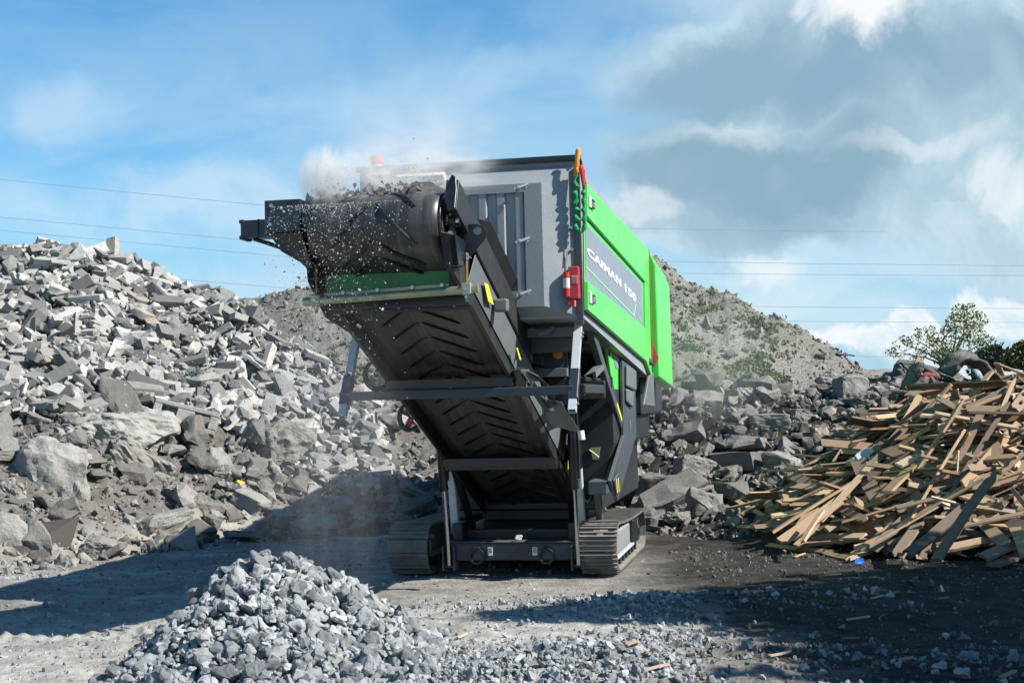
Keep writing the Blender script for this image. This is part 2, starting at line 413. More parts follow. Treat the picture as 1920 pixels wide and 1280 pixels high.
    hb = B(); hb.bb(-.7, .93, .9, 4.8, 1.2, 1.94); hb.bb(-.75, 1.0, 3.3, 6.0, 1.5, 2.29); hb.bb(-.75, .8, 1.0, 4.5, .55, 1.21); P(hb, 'main_body', M['hull'], .02)
    lp = B(); lp.prism([(1.03, .82, 2.09), (1.03, 1.96, 2.03), (1.03, 1.92, 1.28), (1.03, .10, .70), (1.03, -.08, .79), (1.03, -.45, .93), (1.03, .75, 1.32)], (.035, 0, 0))
    lpo = P(lp, 'side_leg_plate', M['plate'], .006)
    lh = B(); lh.cyl((1.066, 1.35, 1.42), (1.069, 1.35, 1.42), .05, 20); P(lh, 'plate_hole', M['wing'], parent=lpo)
    lf = B(); lf.bb(.85, 1.03, -.44, 0.0, .80, .93); lf.prism([(1.066, -.34, .93), (1.066, .04, .98), (1.066, .08, .80), (1.066, -.1, .77)], (.02, 0, 0)); lfo = P(lf, 'foot_lug', M['plate'], .01, parent=lpo)
    for yy in (-.2, -.06):
        st = B(); st.bar((1.0885, yy + .02, .93), (1.0885, yy + .06, .80), .002, .05); P(st, 'yellow_decal', M['yellow'], parent=lpo)
    g2 = B(); g2.bar((.9, -.2, .88), (.85, .35, .50), .06, .14); P(g2, 'chassis_strut', M['plate'], .006)
    bt = B(); bt.prism([(1.066, .95, 2.04), (1.066, 1.75, 2.00), (1.066, 1.7, 1.78), (1.066, .9, 1.82)], (.04, 0, 0)); bt.prism([(1.066, .9, 1.80), (1.066, 1.5, 1.77), (1.066, 1.4, 1.60), (1.066, .88, 1.66)], (.035, 0, 0)); P(bt, 'filter_box', M['wing'], .02, seg=2)
    lg = B(); lg.prism([(.98, -.15, 2.36), (.98, .69, 2.28), (.98, 1.27, 1.93), (.98, 1.16, 1.47), (.98, .75, 1.60), (.98, .2, 1.95)], (.035, 0, 0)); lgo = P(lg, 'lower_green_panel', M['green'], .006)
    st = B(); st.prism([(1.0155, .05, 2.3), (1.0155, .35, 2.29), (1.0155, .9, 2.0), (1.0155, .62, 2.0)], (.004, 0, 0)); P(st, 'panel_graphic', M['graphic'], parent=lgo)
    st = B(); st.bar((1.0165, .95, 1.62), (1.0165, 1.12, 1.66), .003, .16); P(st, 'sticker', M['yellow'], parent=lgo)
    kn = B(); kn.cyl((1.016, .10, 2.14), (1.03, .10, 2.14), .03, 12); kn.cyl((1.016, -.05, 1.86), (1.06, -.05, 1.86), .05, 16); P(kn, 'panel_knob', M['black'], parent=lgo)
    # small brackets and hoses on the right flank
    hh = B()
    for k in range(4): hh.tube([(1.0 + .02 * k, 1.6, 2.3), (1.06, 1.75 + .1 * k, 2.22), (1.05, 2.0 + .15 * k, 2.0), (1.0, 2.6, 1.8)], .016, 7)
    P(hh, 'hose_bundle', M['hose'], smooth=True)
    # ---- hopper (screen box)
    hp = B()
    xl, xr = -.78, 1.10; y0, y1 = -2.20, 3.15
    def face(pts): hp.add(pts, [list(range(len(pts)))])
    zt = 3.655
    outer = [(xl, y0, 2.36), (xr, y0, 2.36), (xr, y0, zt), (xl, y0, zt)]
    # corner post strips then the raised pyramid
    in0 = [(xl + .06, y0 - .004, 2.38), (xr - .05, y0 - .004, 2.38), (xr - .05, y0 - .004, zt - .03), (xl + .06, y0 - .004, zt - .03)]
    in1 = [(-.52, y0 - .13, 2.46), (.80, y0 - .13, 2.46), (.80, y0 - .13, 3.47), (-.52, y0 - .13, 3.47)]
    for i in range(4):
        j = (i + 1) % 4
        face([outer[i], outer[j], in0[j], in0[i]]); face([in0[i], in0[j], in1[j], in1[i]])
    # inner field with a rectangular opening for the ribbed panel
    lv = [(-.42, y0 - .13, 2.59), (.655, y0 - .13, 2.59), (.655, y0 - .13, 3.40), (-.42, y0 - .13, 3.40)]
    for i in range(4): j = (i + 1) % 4; face([in1[i], in1[j], lv[j], lv[i]])
    for i in range(4):
        j = (i + 1) % 4; a, b_ = lv[i], lv[j]
        face([a, b_, (b_[0], b_[1] + .045, b_[2]), (a[0], a[1] + .045, a[2])])
    # side, back, floor
    face([(xr, y0, 2.36), (xr, y1, 1.95), (xr, y1, 3.46), (xr, y0 + .16, 3.47), (xr, y0, zt)])
    face([(xl, y0, 2.36), (xl, y1, 1.95), (xl, y1, 3.46), (xl, y0 + .16, 3.47), (xl, y0, zt)])
    face([(xl, y1, 1.95), (xr, y1, 1.95), (xr, y1, 3.46), (xl, y1, 3.46)])
    face([(xl, y0, 2.36), (xr, y0, 2.36), (xr, y1, 1.95), (xl, y1, 1.95)])
    face([(xl + .02, y0 + .02, zt - .02), (xr - .02, y0 + .02, zt - .02), (xr - .02, y0 + .16, 3.45), (xr - .02, y1, 3.44), (xl + .02, y1, 3.44), (xl + .02, y0 + .16, 3.45)])
    hpo = P(hp, 'hopper', M['grey'])
    # ribbed panel
    rb = B(); xs = []; x = -.42; prof = []
    yb, yf = y0 - .102, y0 - .124
    k = 0; W = 1.075 / 7
    while x < .65:
        prof += [(x, yb), (x + W * .40, yb), (x + W * .52, yf), (x + W * .88, yf), (x + W, yb)]; x += W
    for (a, b_), (c, d) in zip(prof, prof[1:]):
        if abs(c - a) < 1e-6: continue
        rb.add([(a, b_, 2.59), (c, d, 2.59), (c, d, 3.40), (a, b_, 3.40)], [(0, 1, 2, 3)])
    P(rb, 'ribbed_panel', M['grey'], parent=hpo)
    for z in (3.43, 2.99, 2.56):
        l = B(); l.cyl((.62, y0 - .132, z), (.62, y0 - .19, z + .01), .009, 8); l.bar((.585, y0 - .18, z - .01), (.70, y0 - .17, z + .028), .018, .016); l.ring((.665, y0 - .155, z + .01), (0, 1, 0), .015, .005, 10, 5)
        P(l, 'clamp', M['galv'], parent=hpo)
    rim = B(); rim.bar((xl - .02, y0 - .02, zt + .022), (xr + .015, y0 - .02, zt + .022), .05, .045, side=(0, 1, 0)); rim.bar((xr, y0 + .006, zt + .02), (xr, y0 + .30, 3.49), .03, .03)
    P(rim, 'top_rim', M['black'], .005, parent=hpo)
    cp = B(); cp.bb(xr - .048, xr + .004, y0 - .03, y0 - .006, 2.30, 3.60); P(cp, 'corner_post', M['plate'], .003, parent=hpo)
    for z in (2.92, 3.1, 2.7):
        bo = B(); bo.cyl((xr - .075, y0 - .02, z), (xr - .075, y0 - .045, z), .013, 10); P(bo, 'bolt', M['bolt'], parent=hpo)
    un = B(); un.bb(-.7, 1.0, -1.93, -1.86, 2.225, 2.305); un.bb(-.9, -.7, -1.95, -1.87, 2.2, 2.32); P(un, 'under_beam', M['wing'], .005)
    us = B(); us.bb(-.6, .96, -1.80, -1.70, 2.10, 2.40); us.bb(-.6, .96, -1.5, 1.0, 2.2, 2.24); P(us, 'under_shield', M['black'], .005)
    cl = B(); cl.tube([(.62, -2.0, 2.30), (.70, -2.0, 2.26), (.78, -2.0, 2.27), (.82, -2.0, 2.31)], [.004, .035, .03, .01], 8); P(cl, 'cover_flap', M['wing'], smooth=True)
    # ---- green side panel
    gp = B(); X0 = 1.104
    def yz(pts, x, t): return [(x, a, b_) for a, b_ in pts], (t, 0, 0)
    top = [(-2.06, 3.475), (3.16, 3.465), (3.12, 3.02), (2.55, 3.045), (-2.10, 3.205)]
    gp.prism(*yz(top, X0, .040))
    gp.prism(*yz([(2.62, 3.04), (3.12, 3.02), (3.08, 1.955), (2.50, 2.12), (2.50, 2.30)], X0, .040))
    gp.prism(*yz([(-2.20, 2.42), (2.50, 2.12), (2.50, 2.36), (2.50, 2.50), (-2.17, 2.66)], X0, .040))
    gp.prism(*yz([(-2.17, 2.66), (2.58, 2.46), (2.62, 3.04), (-2.10, 3.205)], X0, .012))
    gpo = P(gp, 'side_panel', M['green'], .012, seg=2)
    fm = B(); fm.prism(*yz([(-2.145, 2.675), (2.50, 2.52), (2.50, 2.995), (-2.085, 3.15)], X0 + .0125, .003)); P(fm, 'panel_graphic', M['graphic'], parent=gpo)
    # model lettering, white, on the grey film
    def lettering(txt, y_a, z_a, y_b, z_b, h, h2, name, sx=1.0, x=X0 + .017):
        cu = bpy.data.curves.new('lettering', 'FONT'); cu.body = txt; cu.size = 1.0; cu.extrude = .004; cu.offset = .036; cu.space_character = 1.06
        ob = bpy.data.objects.new('tmp', cu); COL.objects.link(ob); dg_ = bpy.context.evaluated_depsgraph_get()
        me = bpy.data.meshes.new_from_object(ob.evaluated_get(dg_)); bpy.data.objects.remove(ob)
        n = len(me.vertices); co = np.zeros(n * 3, np.float32); me.vertices.foreach_get('co', co); co = co.reshape(-1, 3)
        mnx, mxx, mny, mxy = co[:, 0].min(), co[:, 0].max(), co[:, 1].min(), co[:, 1].max()
        u = (co[:, 0] - mnx) / (mxx - mnx); v = (co[:, 1] - mny) / (mxy - mny)
        out = np.empty_like(co); out[:, 0] = x + (co[:, 2] > 0) * .003; out[:, 1] = y_a + (y_b - y_a) * u; out[:, 2] = z_a + (z_b - z_a) * u + v * (h + (h2 - h) * u)
        me.vertices.foreach_set('co', out.ravel()); me.materials.clear(); me.materials.append(M['letter']); me.update()
        o = bpy.data.objects.new(name, me); COL.objects.link(o); o.parent = gpo; return o
    lettering('CAIMAN', -2.03, 2.895, .36, 2.80, .068, .082, 'lettering')
    lettering('150', .68, 2.785, 1.74, 2.733, .084, .09, 'lettering')
    ln = B(); pts = [(-2.12, 2.785), (1.50, 2.585), (1.75, 2.72), (1.95, 2.62), (2.30, 2.56)]
    for (a, b_), (c, d) in zip(pts, pts[1:]): ln.bar((X0 + .0175, a, b_), (X0 + .0175, c, d), .003, .012)
    P(ln, 'pinstripe', M['line'], parent=gpo)
    for z, y in ((3.36, -1.98), (2.55, -2.10)):
        l = B(); l.bb(X0 + .0405, X0 + .055, y - .06, y + .03, z - .07, z + .03); lo = P(l, 'latch', M['white'], .004, parent=gpo)
        l = B(); l.bb(X0 + .0405, X0 + .065, y + .035, y + .20, z - .06, z - .01); l.bb(X0 + .0405, X0 + .07, y + .05, y + .16, z - .005, z + .012); P(l, 'latch_handle', M['wing'], .004, parent=gpo)
    l = B(); l.ring((X0 + .045, 2.86, 2.12), (1, 0, 0), .035, .012, 14, 6); l.cyl((X0 + .04, 2.86, 2.12), (X0 + .09, 2.86, 2.08), .012, 8); P(l, 'rubber_catch', M['hose'], parent=gpo)
    # feed end behind the side panel
    fh = B(); fh.prism([(1.0, 3.22, 3.46), (1.16, 3.22, 3.42), (1.215, 3.22, 3.28), (1.225, 3.22, 1.95), (1.13, 3.22, 1.90), (1.0, 3.22, 2.2)], (0, 1.9, -.1)); P(fh, 'feed_guard', M['green'], .015, seg=2)
    fe = B(); fe.prism([(-.75, 3.2, 3.3), (1.0, 3.2, 3.3), (1.0, 3.2, 2.3), (-.75, 3.2, 2.3)], (0, 2.8, -.1)); P(fe, 'feed_hopper', M['grey'], .01)
    rg = B(); rg.prism([(1.13, 3.17, 3.47), (1.15, 3.17, 3.47), (1.15, 3.17, 2.1), (1.13, 3.17, 2.1)], (0, .03, 0)); P(rg, 'edge_seal', painted('rust_orange', (.55, .20, .05), .6, 0, .5, (.2, .1, .05)))
    pf = B(); pf.prism([(1.16, 3.20, 2.36), (1.19, 3.20, 2.26), (1.22, 3.20, 2.18), (1.18, 3.20, 2.08), (1.155, 3.20, 2.2)], (0, .015, 0)); P(pf, 'pink_rag', M['pink'])
    tl = B(); tl.prism([(1.10, 2.9, 1.95), (1.13, 3.15, 2.0), (1.13, 3.2, 1.6), (1.05, 2.7, 1.62)], (.03, 0, 0)); P(tl, 'corner_flap', M['wing'], .005)
    # ---- beacon and work light on the rim
    be = B(); be.cyl((-.66, y0 + .1, zt + .02), (-.66, y0 + .1, zt + .075), .055, 16); beo = P(be, 'beacon_base', M['white'], smooth=True)
    be = B(); be.cyl((-.66, y0 + .1, zt + .076), (-.66, y0 + .1, zt + .155), .052, 20); P(be, 'beacon', M['beacon'], .008, smooth=True, parent=beo)
    lb = B(); lb.prism([(-.42, y0 - .15, 3.60), (-.42, y0 - .21, 3.57), (-.42, y0 - .16, 3.52), (-.42, y0 - .08, 3.54)], (.42, 0, 0)); P(lb, 'work_light', M['white'], .006)
    # ---- emergency pull: hook, green sleeve, red line
    hk = B(); hk.tube([(1.10, y0 - .07, 3.74), (1.105, y0 - .09, 3.72), (1.095, y0 - .1, 3.64), (1.085, y0 - .09, 3.55), (1.07, y0 - .08, 3.51)], [.012, .022, .02, .02, .012], 10); hk.ring((1.085, y0 - .085, 3.56), (1, .3, 0), .028, .010, 14, 6)
    hko = P(hk, 'hanging_hook', M['orange'], smooth=True)
    chn = B(); rnd = random.Random(3); path = []
    for i in range(17):
        t = i / 16; z = 3.54 - t * .44; path.append((1.075 + .012 * math.sin(i * 1.9), y0 - .075 + .008 * math.sin(i * 2.7), z))
    for i in range(1, 6): a = math.pi * i / 6; path.append((1.105 - .035 * math.cos(a), y0 - .075, 3.10 - .035 * math.sin(a)))
    for i in range(12): t = i / 11; path.append((1.14 + .004 * math.sin(i * 2.2), y0 - .07, 3.10 + t * .30))
    chn.tube(path, [.019 + .007 * math.sin(i * 2.4) for i in range(len(path))], 9); P(chn, 'chain_sleeve', M['chain'], smooth=True, parent=hko)
    rl = B(); rl.tube([(1.12, y0 - .06, 3.60), (1.135, y0 - .07, 3.55), (1.14, y0 - .07, 3.44)], [.02, .024, .014], 8); P(rl, 'red_shackle', M['red'], smooth=True, parent=hko)
    dk = B(); dk.tube([(1.14, y0 - .07, 3.45), (1.14, y0 - .07, 3.38)], .012, 8); P(dk, 'shackle_strap', M['hose'], smooth=True, parent=hko)
    # ---- extinguisher bracket: red box with a cable above
    ex = B(); ex.bb(1.0, 1.085, y0 - .115, y0 - .035, 2.51, 2.775); exo = P(ex, 'extinguisher_box', M['red'], .006)
    e2 = B(); e2.cyl((.985, y0 - .10, 2.53), (.985, y0 - .10, 2.73), .03, 16); P(e2, 'extinguisher', M['red'], smooth=True, parent=exo)
    e2 = B(); e2.cyl((.985, y0 - .10, 2.60), (.985, y0 - .10, 2.68), .0315, 16); P(e2, 'extinguisher_label', M['white'], smooth=True, parent=exo)
    e2 = B(); e2.bb(1.03, 1.077, y0 - .118, y0 - .1155, 2.635, 2.70); P(e2, 'box_label', flat('pink_label', (.8, .5, .48)), parent=exo)
    for k in range(3):
        e2 = B(); e2.bb(1.034, 1.073, y0 - .1195, y0 - .1185, 2.645 + k * .018, 2.652 + k * .018); P(e2, 'label_print', M['red'], parent=exo)
    e2 = B(); e2.cyl((1.045, y0 - .10, 2.50), (1.045, y0 - .12, 2.44), .014, 10); e2.bb(.99, 1.04, y0 - .11, y0 - .05, 2.46, 2.50); P(e2, 'release_knob', M['red'], .003, parent=exo)
    cb_ = B(); cb_.tube([(.985, y0 - .05, 2.76), (.962, y0 - .05, 2.88), (.955, y0 - .05, 3.0), (.965, y0 - .05, 3.02), (.985, y0 - .05, 3.02), (.99, y0 - .05, 2.98), (.985, y0 - .06, 2.80)], .004, 6); P(cb_, 'cable', M['bolt'], smooth=True)
    # ---- engine bay glimpsed below the hopper
    en = B(); en.bb(.30, .80, -1.25, -.6, 1.93, 2.2); en.bb(.45, .60, -1.3, -1.2, 2.0, 2.1); P(en, 'engine_unit', M['plate'], .015)
    en = B(); en.bb(.42, .82, -1.34, -1.26, 1.90, 1.975); P(en, 'engine_tray', M['wing'], .004)
    en = B(); en.tube([(.86, -1.2, 2.12), (.87, -1.22, 1.98), (.82, -1.15, 1.82), (.72, -.9, 1.70)], .055, 14); P(en, 'air_hose', M['pipe'], smooth=True)
    oc = B(); oc.cyl((.735, -1.27, 2.10), (.735, -1.31, 2.10), .042, 18); oc.bar((.70, -1.315, 2.10), (.77, -1.315, 2.105), .01, .02, side=(0, 1, 0)); P(oc, 'filler_cap', M['orange'], smooth=True)
    ys = B(); ys.bb(.48, .58, -1.256, -1.252, 2.09, 2.125); P(ys, 'warning_sticker', M['gold'])
    en = B(); en.bb(-.85, .93, -1.0, .9, 1.72, 1.90); P(en, 'engine_deck', M['hull'], .01)
    pt = B(); pt.prism([(.78, .285, 1.22), (.88, .285, 1.22), (.86, .285, 1.10), (.80, .285, 1.10)], (0, .01, 0)); pt.bar((.77, .26, 1.20), (.87, .26, 1.12), .014, .014, side=(0, 1, 0)); P(pt, 'bearing_cover', M['zinc'], .003)
    return root, P, B

root, P, B = build_machine()

# ---- discharge conveyor, in its own slanted frame: t down from the head, n upwards from the belt line
AL = R(22.5); CA, SA = math.cos(AL), math.sin(AL)
def cv(x, t, n):
    y = -4 + t * CA + n * SA; z = 2.95 - t * SA + n * CA
    return Vector((x + .03 + .03 * (y + .3), y, z))
M['roller'] = painted('worn_roller', (.045, .04, .036), .45, .3, .8, (.15, .105, .07), 7)
def build_conveyor():
    r = .212; hw = .472; TL = 5.45
    # belt: one closed loop, slightly troughed above, with chevron cleats
    prof = []
    for i in range(13): a = R(90 + i * 15); prof.append((r * math.cos(a), r * math.sin(a)))
    n0 = 26
    for i in range(1, n0): prof.append((TL * i / n0, -r - .012 * math.sin(math.pi * i / n0)))
    for i in range(13): a = R(-90 + i * 15); prof.append((TL + (r + .02) * math.cos(a), (r + .02) * math.sin(a)))
    for i in range(1, n0): prof.append((TL - TL * i / n0, r + .0))
    b = B(); nx = 12; k = len(prof)
    for (t, n) in prof:
        for j in range(nx + 1):
            x = -hw + 2 * hw * j / nx
            trough = 0
            if n > .2 and .5 < t < TL - .3: trough = .09 * (abs(x) / hw) ** 1.6 * min(1, (t - .5) / .8)
            b.v.append(tuple(cv(x, t, n + trough)))
    for i in range(k):
        for j in range(nx): a = i * (nx + 1) + j; c = ((i + 1) % k) * (nx + 1) + j; b.f.append([a, a + 1, c + 1, c])
    o = b.build('conveyor_belt', M['belt'], root, smooth=True)
    sd = o.modifiers.new('thick', 'SOLIDIFY'); sd.thickness = .012; sd.offset = 1
    # cleats: V ribs running round the loop
    arc = math.pi * r; total = 2 * TL + 2 * arc
    def loop(s):
        s %= total
        if s < TL: return s, -r - .012 * math.sin(math.pi * s / TL), 0
        s -= TL
        if s < arc: a = -math.pi / 2 + s / r; return TL + (r + .015) * math.cos(a), (r + .015) * math.sin(a), a
        s -= arc
        if s < TL: return TL - s, r, math.pi
        s -= TL
        a = math.pi / 2 + s / r; return (r) * math.cos(a), (r) * math.sin(a), a
    cl = B(); s = .05
    while s < total - .1:
        for sg in (-1, 1):
            pts = []
            for q in range(7):
                f = q / 6; x = sg * (.02 + .29 * f); ss = s + .30 * f
                t, n, _ = loop(ss); t2, n2, _ = loop(ss + .01); tn = Vector((t2 - t, n2 - n)).normalized(); nn = Vector((tn.y, -tn.x))
                pts.append(cv(x, t + nn.x * .014, n + nn.y * .014 + (.02 * (abs(x) / hw) if n > .2 and .5 < t < TL - .3 else 0)))
            cl.tube(pts, [.007] + [.016] * 5 + [.007], 6)
        s += .262
    cl.build('belt_cleat', M['cleat'], o, smooth=True)
    # drums
    d = B(); d.cyl(cv(-hw - .015, 0, 0), cv(hw + .015, 0, 0), r - .012, 40); do = P(d, 'head_drum', M['black'], .006, smooth=True)
    d = B(); d.ring(cv(hw + .016, 0, 0), (1, 0, 0), r - .045, .006, 36, 6); P(d, 'drum_rim', flat('rust_red', (.16, .04, .02), .6), smooth=True, parent=do)
    d = B(); d.cyl(cv(-hw - .1, 0, 0), cv(hw + .10, 0, 0), .03, 16); P(d, 'drum_shaft', M['chrome'], smooth=True, parent=do)
    d = B(); d.cyl(cv(-hw, TL, 0), cv(hw, TL, 0), r - .004, 32); P(d, 'tail_drum', M['black'], .006, smooth=True)
    # side rails: lower angle, sloping wing plate and upper channel on each side
    for sg in (-1, 1):
        X = lambda q: sg * q
        def strip(pts, t0, t1, name, mt, bevel=.002):
            b_ = B(); a = [cv(X(x), t0, n) for x, n in pts]; c = [cv(X(x), t1, n) for x, n in pts]; q = len(pts)
            b_.add(a + c, [list(range(q))[::-1], list(range(q, 2 * q))] + [(i, (i + 1) % q, q + (i + 1) % q, q + i) for i in range(q)])
            return P(b_, name, mt, bevel)
        rl = strip([(.505, -.335), (.535, -.335), (.535, -.05), (.527, -.05), (.527, -.326), (.505, -.326)], -.02 if sg > 0 else .35, TL + .1, 'side_rail', M['rail'])
        strip([(.538, -.22), (.575, -.004), (.581, -.006), (.545, -.225)], .45, TL - 1.2, 'wing_plate', M['wing'])
        strip([(.545, .0), (.60, .0), (.60, .235), (.545, .235), (.545, .227), (.592, .227), (.592, .008), (.545, .008)], -.20 if sg > 0 else .1, 2.45, 'upper_channel', M['rail'])
        # pointed end plate of the upper channel
        t_ = -.205 if sg > 0 else .095
        ep = B(); ep.prism([cv(X(a_), t_, n_) for a_, n_ in ((.515, .08), (.530, .22), (.552, .272), (.582, .25), (.595, .15), (.595, .0), (.545, -.02))], cv(0, t_ - .012, 0) - cv(0, t_, 0)); ep.prism([cv(X(.512), t_ + .001, .0), cv(X(.512), t_ + .001, .24), cv(X(.512), t_ + .5, .24), cv(X(.512), t_ + .7, .0)], (.01 * sg, 0, 0)); P(ep, 'end_plate', M['black'], .003)
        sk = B(); sk.prism([cv(X(.51), .3, .24), cv(X(.51), TL - .4, .24), cv(X(.60), TL - .4, .40), cv(X(.60), .7, .40)], (sg * .008, 0, 0)); P(sk, 'belt_skirt', M['hose'])
    # cross members beneath with bolts, carrying return rollers
    for t, w in ((.52, .07), (2.03, .10), (3.93, .09)):
        c = B(); a = cv(-.545, t, -.345); d_ = cv(.545, t, -.345); c.bar(a, d_, .075, .075, side=(0, 1, 0)); a = cv(-.545, t + .06, -.355); d_ = cv(.545, t + .06, -.355); c.bar(a, d_, w, .012, side=(0, 0, 1))
        co = P(c, 'cross_member', M['black'], .004)
        for x in (-.42, 0, .42):
            bo = B(); p = cv(x, t + .055, -.356); bo.cyl(p, p + Vector((0, -.02, 0)), .012, 8); P(bo, 'bolt', M['bolt'], parent=co)
        ro = B(); ro.cyl(cv(-.49, t + .16, -.30), cv(.49, t + .16, -.30), .038, 16); P(ro, 'return_roller', M['roller'], smooth=True, parent=co)
    # bearing housing at the right end of the head drum
    bh = B(); c = cv(hw + .055, -.03, 0); bh.cyl(c + Vector((-.02, 0, 0)), c + Vector((.03, 0, 0)), .065, 20); bh.box(c + Vector((0, 0, 0)), (.04, .09, .20)); bho = P(bh, 'bearing_housing', M['black'], .01, smooth=True)
    q = B(); q.cyl(c + Vector((.031, 0, 0)), c + Vector((.06, 0, 0)), .042, 20); P(q, 'bearing_cap', M['chrome'], .004, smooth=True, parent=bho)
    for z in (.09, -.09):
        q = B(); q.cyl(c + Vector((0, -.045, z)), c + Vector((.0, -.075, z)), .018, 6); P(q, 'bolt', M['bolt'], parent=bho)
    q = B(); q.box(c + Vector((-.01, -.0565, .02)), (.035, .002, .06)); P(q, 'type_label', M['gold'], parent=bho)
    # folded bracket below it, and the triangular lug with a hole
    bk = B(); x0 = hw + .02
    o_ = lambda x, y, z: cv(0, 0, 0) + Vector((x0 + (x - x0) * .72, y * .8, z * .8 - .035))
    bk.prism([o_(x0, -.30, -.06), o_(x0, -.18, -.36), o_(x0, .02, -.36), o_(x0, .12, -.10), o_(x0, .05, -.04)], (.008, 0, 0))
    bk.prism([o_(x0 + .009, -.30, -.06), o_(x0 + .12, -.22, -.08), o_(x0 + .12, -.13, -.33), o_(x0 + .009, -.18, -.36)], (0, .008, 0))
    bk.prism([o_(x0 + .13, -.24, -.08), o_(x0 + .13, -.14, -.34), o_(x0 + .13, .10, -.33), o_(x0 + .13, .18, -.10)], (-.008, 0, 0))
    bk.prism([o_(x0 + .009, -.18, -.36), o_(x0 + .12, -.14, -.345), o_(x0 + .12, .08, -.34), o_(x0 + .009, .02, -.36)], (0, 0, .006))
    P(bk, 'drum_bracket', M['black'], .004)
    tl = B(); n = 20; xx = .615
    out = []
    pc = cv(0, .20, -.01); base = [(.02, -.42), (-.02, .10)]
    # triangle with rounded nose, drawn facing the rear so that the hole shows
    nose = (.19, .0)
    ring_o = [(-.10, .10), (.15, .12), (.21, .09), (.235, .04), (.22, -.02), (.04, -.26), (-.06, -.30), (-.10, -.1)]
    hole = [(.165 + .032 * math.cos(2 * math.pi * i / 16), .055 + .036 * math.sin(2 * math.pi * i / 16)) for i in range(16)]
    bm = bmesh.new(); vo = [bm.verts.new((a, 0, b_)) for a, b_ in ring_o]; vh = [bm.verts.new((a, 0, b_)) for a, b_ in hole]
    es = [bm.edges.new((vo[i], vo[(i + 1) % len(vo)])) for i in range(len(vo))] + [bm.edges.new((vh[i], vh[(i + 1) % 16])) for i in range(16)]
    bmesh.ops.triangle_fill(bm, use_beauty=True, edges=es)
    me = bpy.data.meshes.new('lifting_lug'); bm.to_mesh(me); bm.free(); me.materials.append(M['black'])
    ob = bpy.data.objects.new('lifting_lug', me); COL.objects.link(ob); ob.parent = root; ob.location = pc + Vector((.50, -.04, .0)); ob.scale = (1, .8, .8); s_ = ob.modifiers.new('t', 'SOLIDIFY'); s_.thickness = .02
    wl = B()
    rnd = random.Random(2)
    for i in range(9): p = cv(.53, .02 + i * .028, -.06 - i * .018); wl.box(p + Vector((0, -.05, -.02)), (.016, .016, .018), Euler((rnd.random(), rnd.random(), 0)).to_matrix())
    P(wl, 'weld_bead', M['bolt'])
    q = B(); pts = [(.10, -.02, .20), (.20, .0, .30), (.32, .05, .325), (.43, .12, .28), (.50, .2, .20), (.50, .3, .10)]
    lo_ = [cv(a_, b_, c_ - .10) for a_, b_, c_ in pts]; hi_ = [cv(a_, b_, c_ + .06) for a_, b_, c_ in pts]; q.add(lo_ + hi_, [(i, i + 1, 6 + i + 1, 6 + i) for i in range(5)]); oc = P(q, 'rubber_curtain', M['hose'], smooth=True); oc.modifiers.new('t', 'SOLIDIFY').thickness = .012
    # motor box on the left end
    mb = B(); mb.bb(-.895, -.625, -4.16, -3.86, 2.93, 3.16); mb.bb(-.625, -.56, -4.14, -3.9, 2.96, 3.12); mo = P(mb, 'motor_box', M['frame'], .006)
    q = B(); q.prism([(-.88, -4.12, 2.93), (-.60, -4.12, 2.93), (-.60, -4.05, 2.70), (-.64, -4.05, 2.70), (-.80, -4.1, 2.80)], (0, .24, 0)); P(q, 'motor_box_skirt', M['black'], .004, parent=mo)
    q = B(); q.prism([(-.73, -4.17, 2.90), (-.62, -4.17, 2.93), (-.56, -4.10, 2.66), (-.62, -4.08, 2.68), (-.70, -4.12, 2.80)], (0, .02, 0)); P(q, 'side_shield', M['black'], .004, parent=mo)
    for x, z in ((-.84, 3.12), (-.85, 2.985)):
        q = B(); q.cyl((x, -4.16, z), (x, -4.175, z), .014, 8); P(q, 'bolt', M['bolt'], parent=mo)
    q = B(); q.cyl((-.70, -4.1605, 3.135), (-.70, -4.162, 3.135), .013, 10); P(q, 'box_hole', M['hose'], parent=mo)
    q = B(); q.prism([(-.66, -4.0, 3.16), (-.60, -4.0, 3.20), (-.585, -4.0, 3.16), (-.60, -4.0, 3.10)], (0, .1, 0)); P(q, 'box_tab', M['black'], .003, parent=mo)
    q = B(); q.bb(-1.13, -.9, -4.03, -3.88, 2.915, 3.045); q.bb(-1.14, -1.10, -4.035, -3.875, 2.905, 2.935); q.bb(-1.14, -1.10, -4.035, -3.875, 3.02, 3.05); q.bb(-1.0, -.985, -4.036, -3.874, 2.92, 3.05); P(q, 'motor', M['frame'], .006, parent=mo)
    q = B(); q.tube([(-1.05, -3.97, 2.91), (-.95, -3.96, 2.88), (-.85, -3.94, 2.84), (-.75, -3.9, 2.79), (-.66, -3.9, 2.70)], [.012, .016, .014, .02, .02], 8); P(q, 'hydraulic_hose', M['hose'], smooth=True, parent=mo)
    # left edge plate from the drum down to the first cross member
    q = B(); q.prism([cv(-.53, -.1, -.05), cv(-.53, .1, -.36), cv(-.53, .5, -.45), cv(-.53, 1.0, -.34), cv(-.53, .6, -.1)], (-.01, 0, 0)); P(q, 'edge_plate', M['black'], .003)
    # belt scraper: green blade, bolted strip, plated tube with clamps and rods
    y = -3.83
    gs = B(); gs.prism([(-.56, y, 2.49), (.37, y, 2.525), (.37, y, 2.72), (-.56, y, 2.68)], (0, .012, 0)); gso = P(gs, 'scraper_blade', M['dgreen'], .002)
    for i in range(15):
        q = B(); x = -.50 + i * .06; q.box((x, y - .001, 2.64 + (x + .56) * .045), (.014, .004, .018)); P(q, 'slot', M['hose'], parent=gso)
    q = B(); q.prism([(-.56, y - .014, 2.455), (.37, y - .014, 2.49), (.37, y - .014, 2.543), (-.56, y - .014, 2.508)], (0, .013, 0)); so = P(q, 'scraper_strip', M['zinc'], .002)
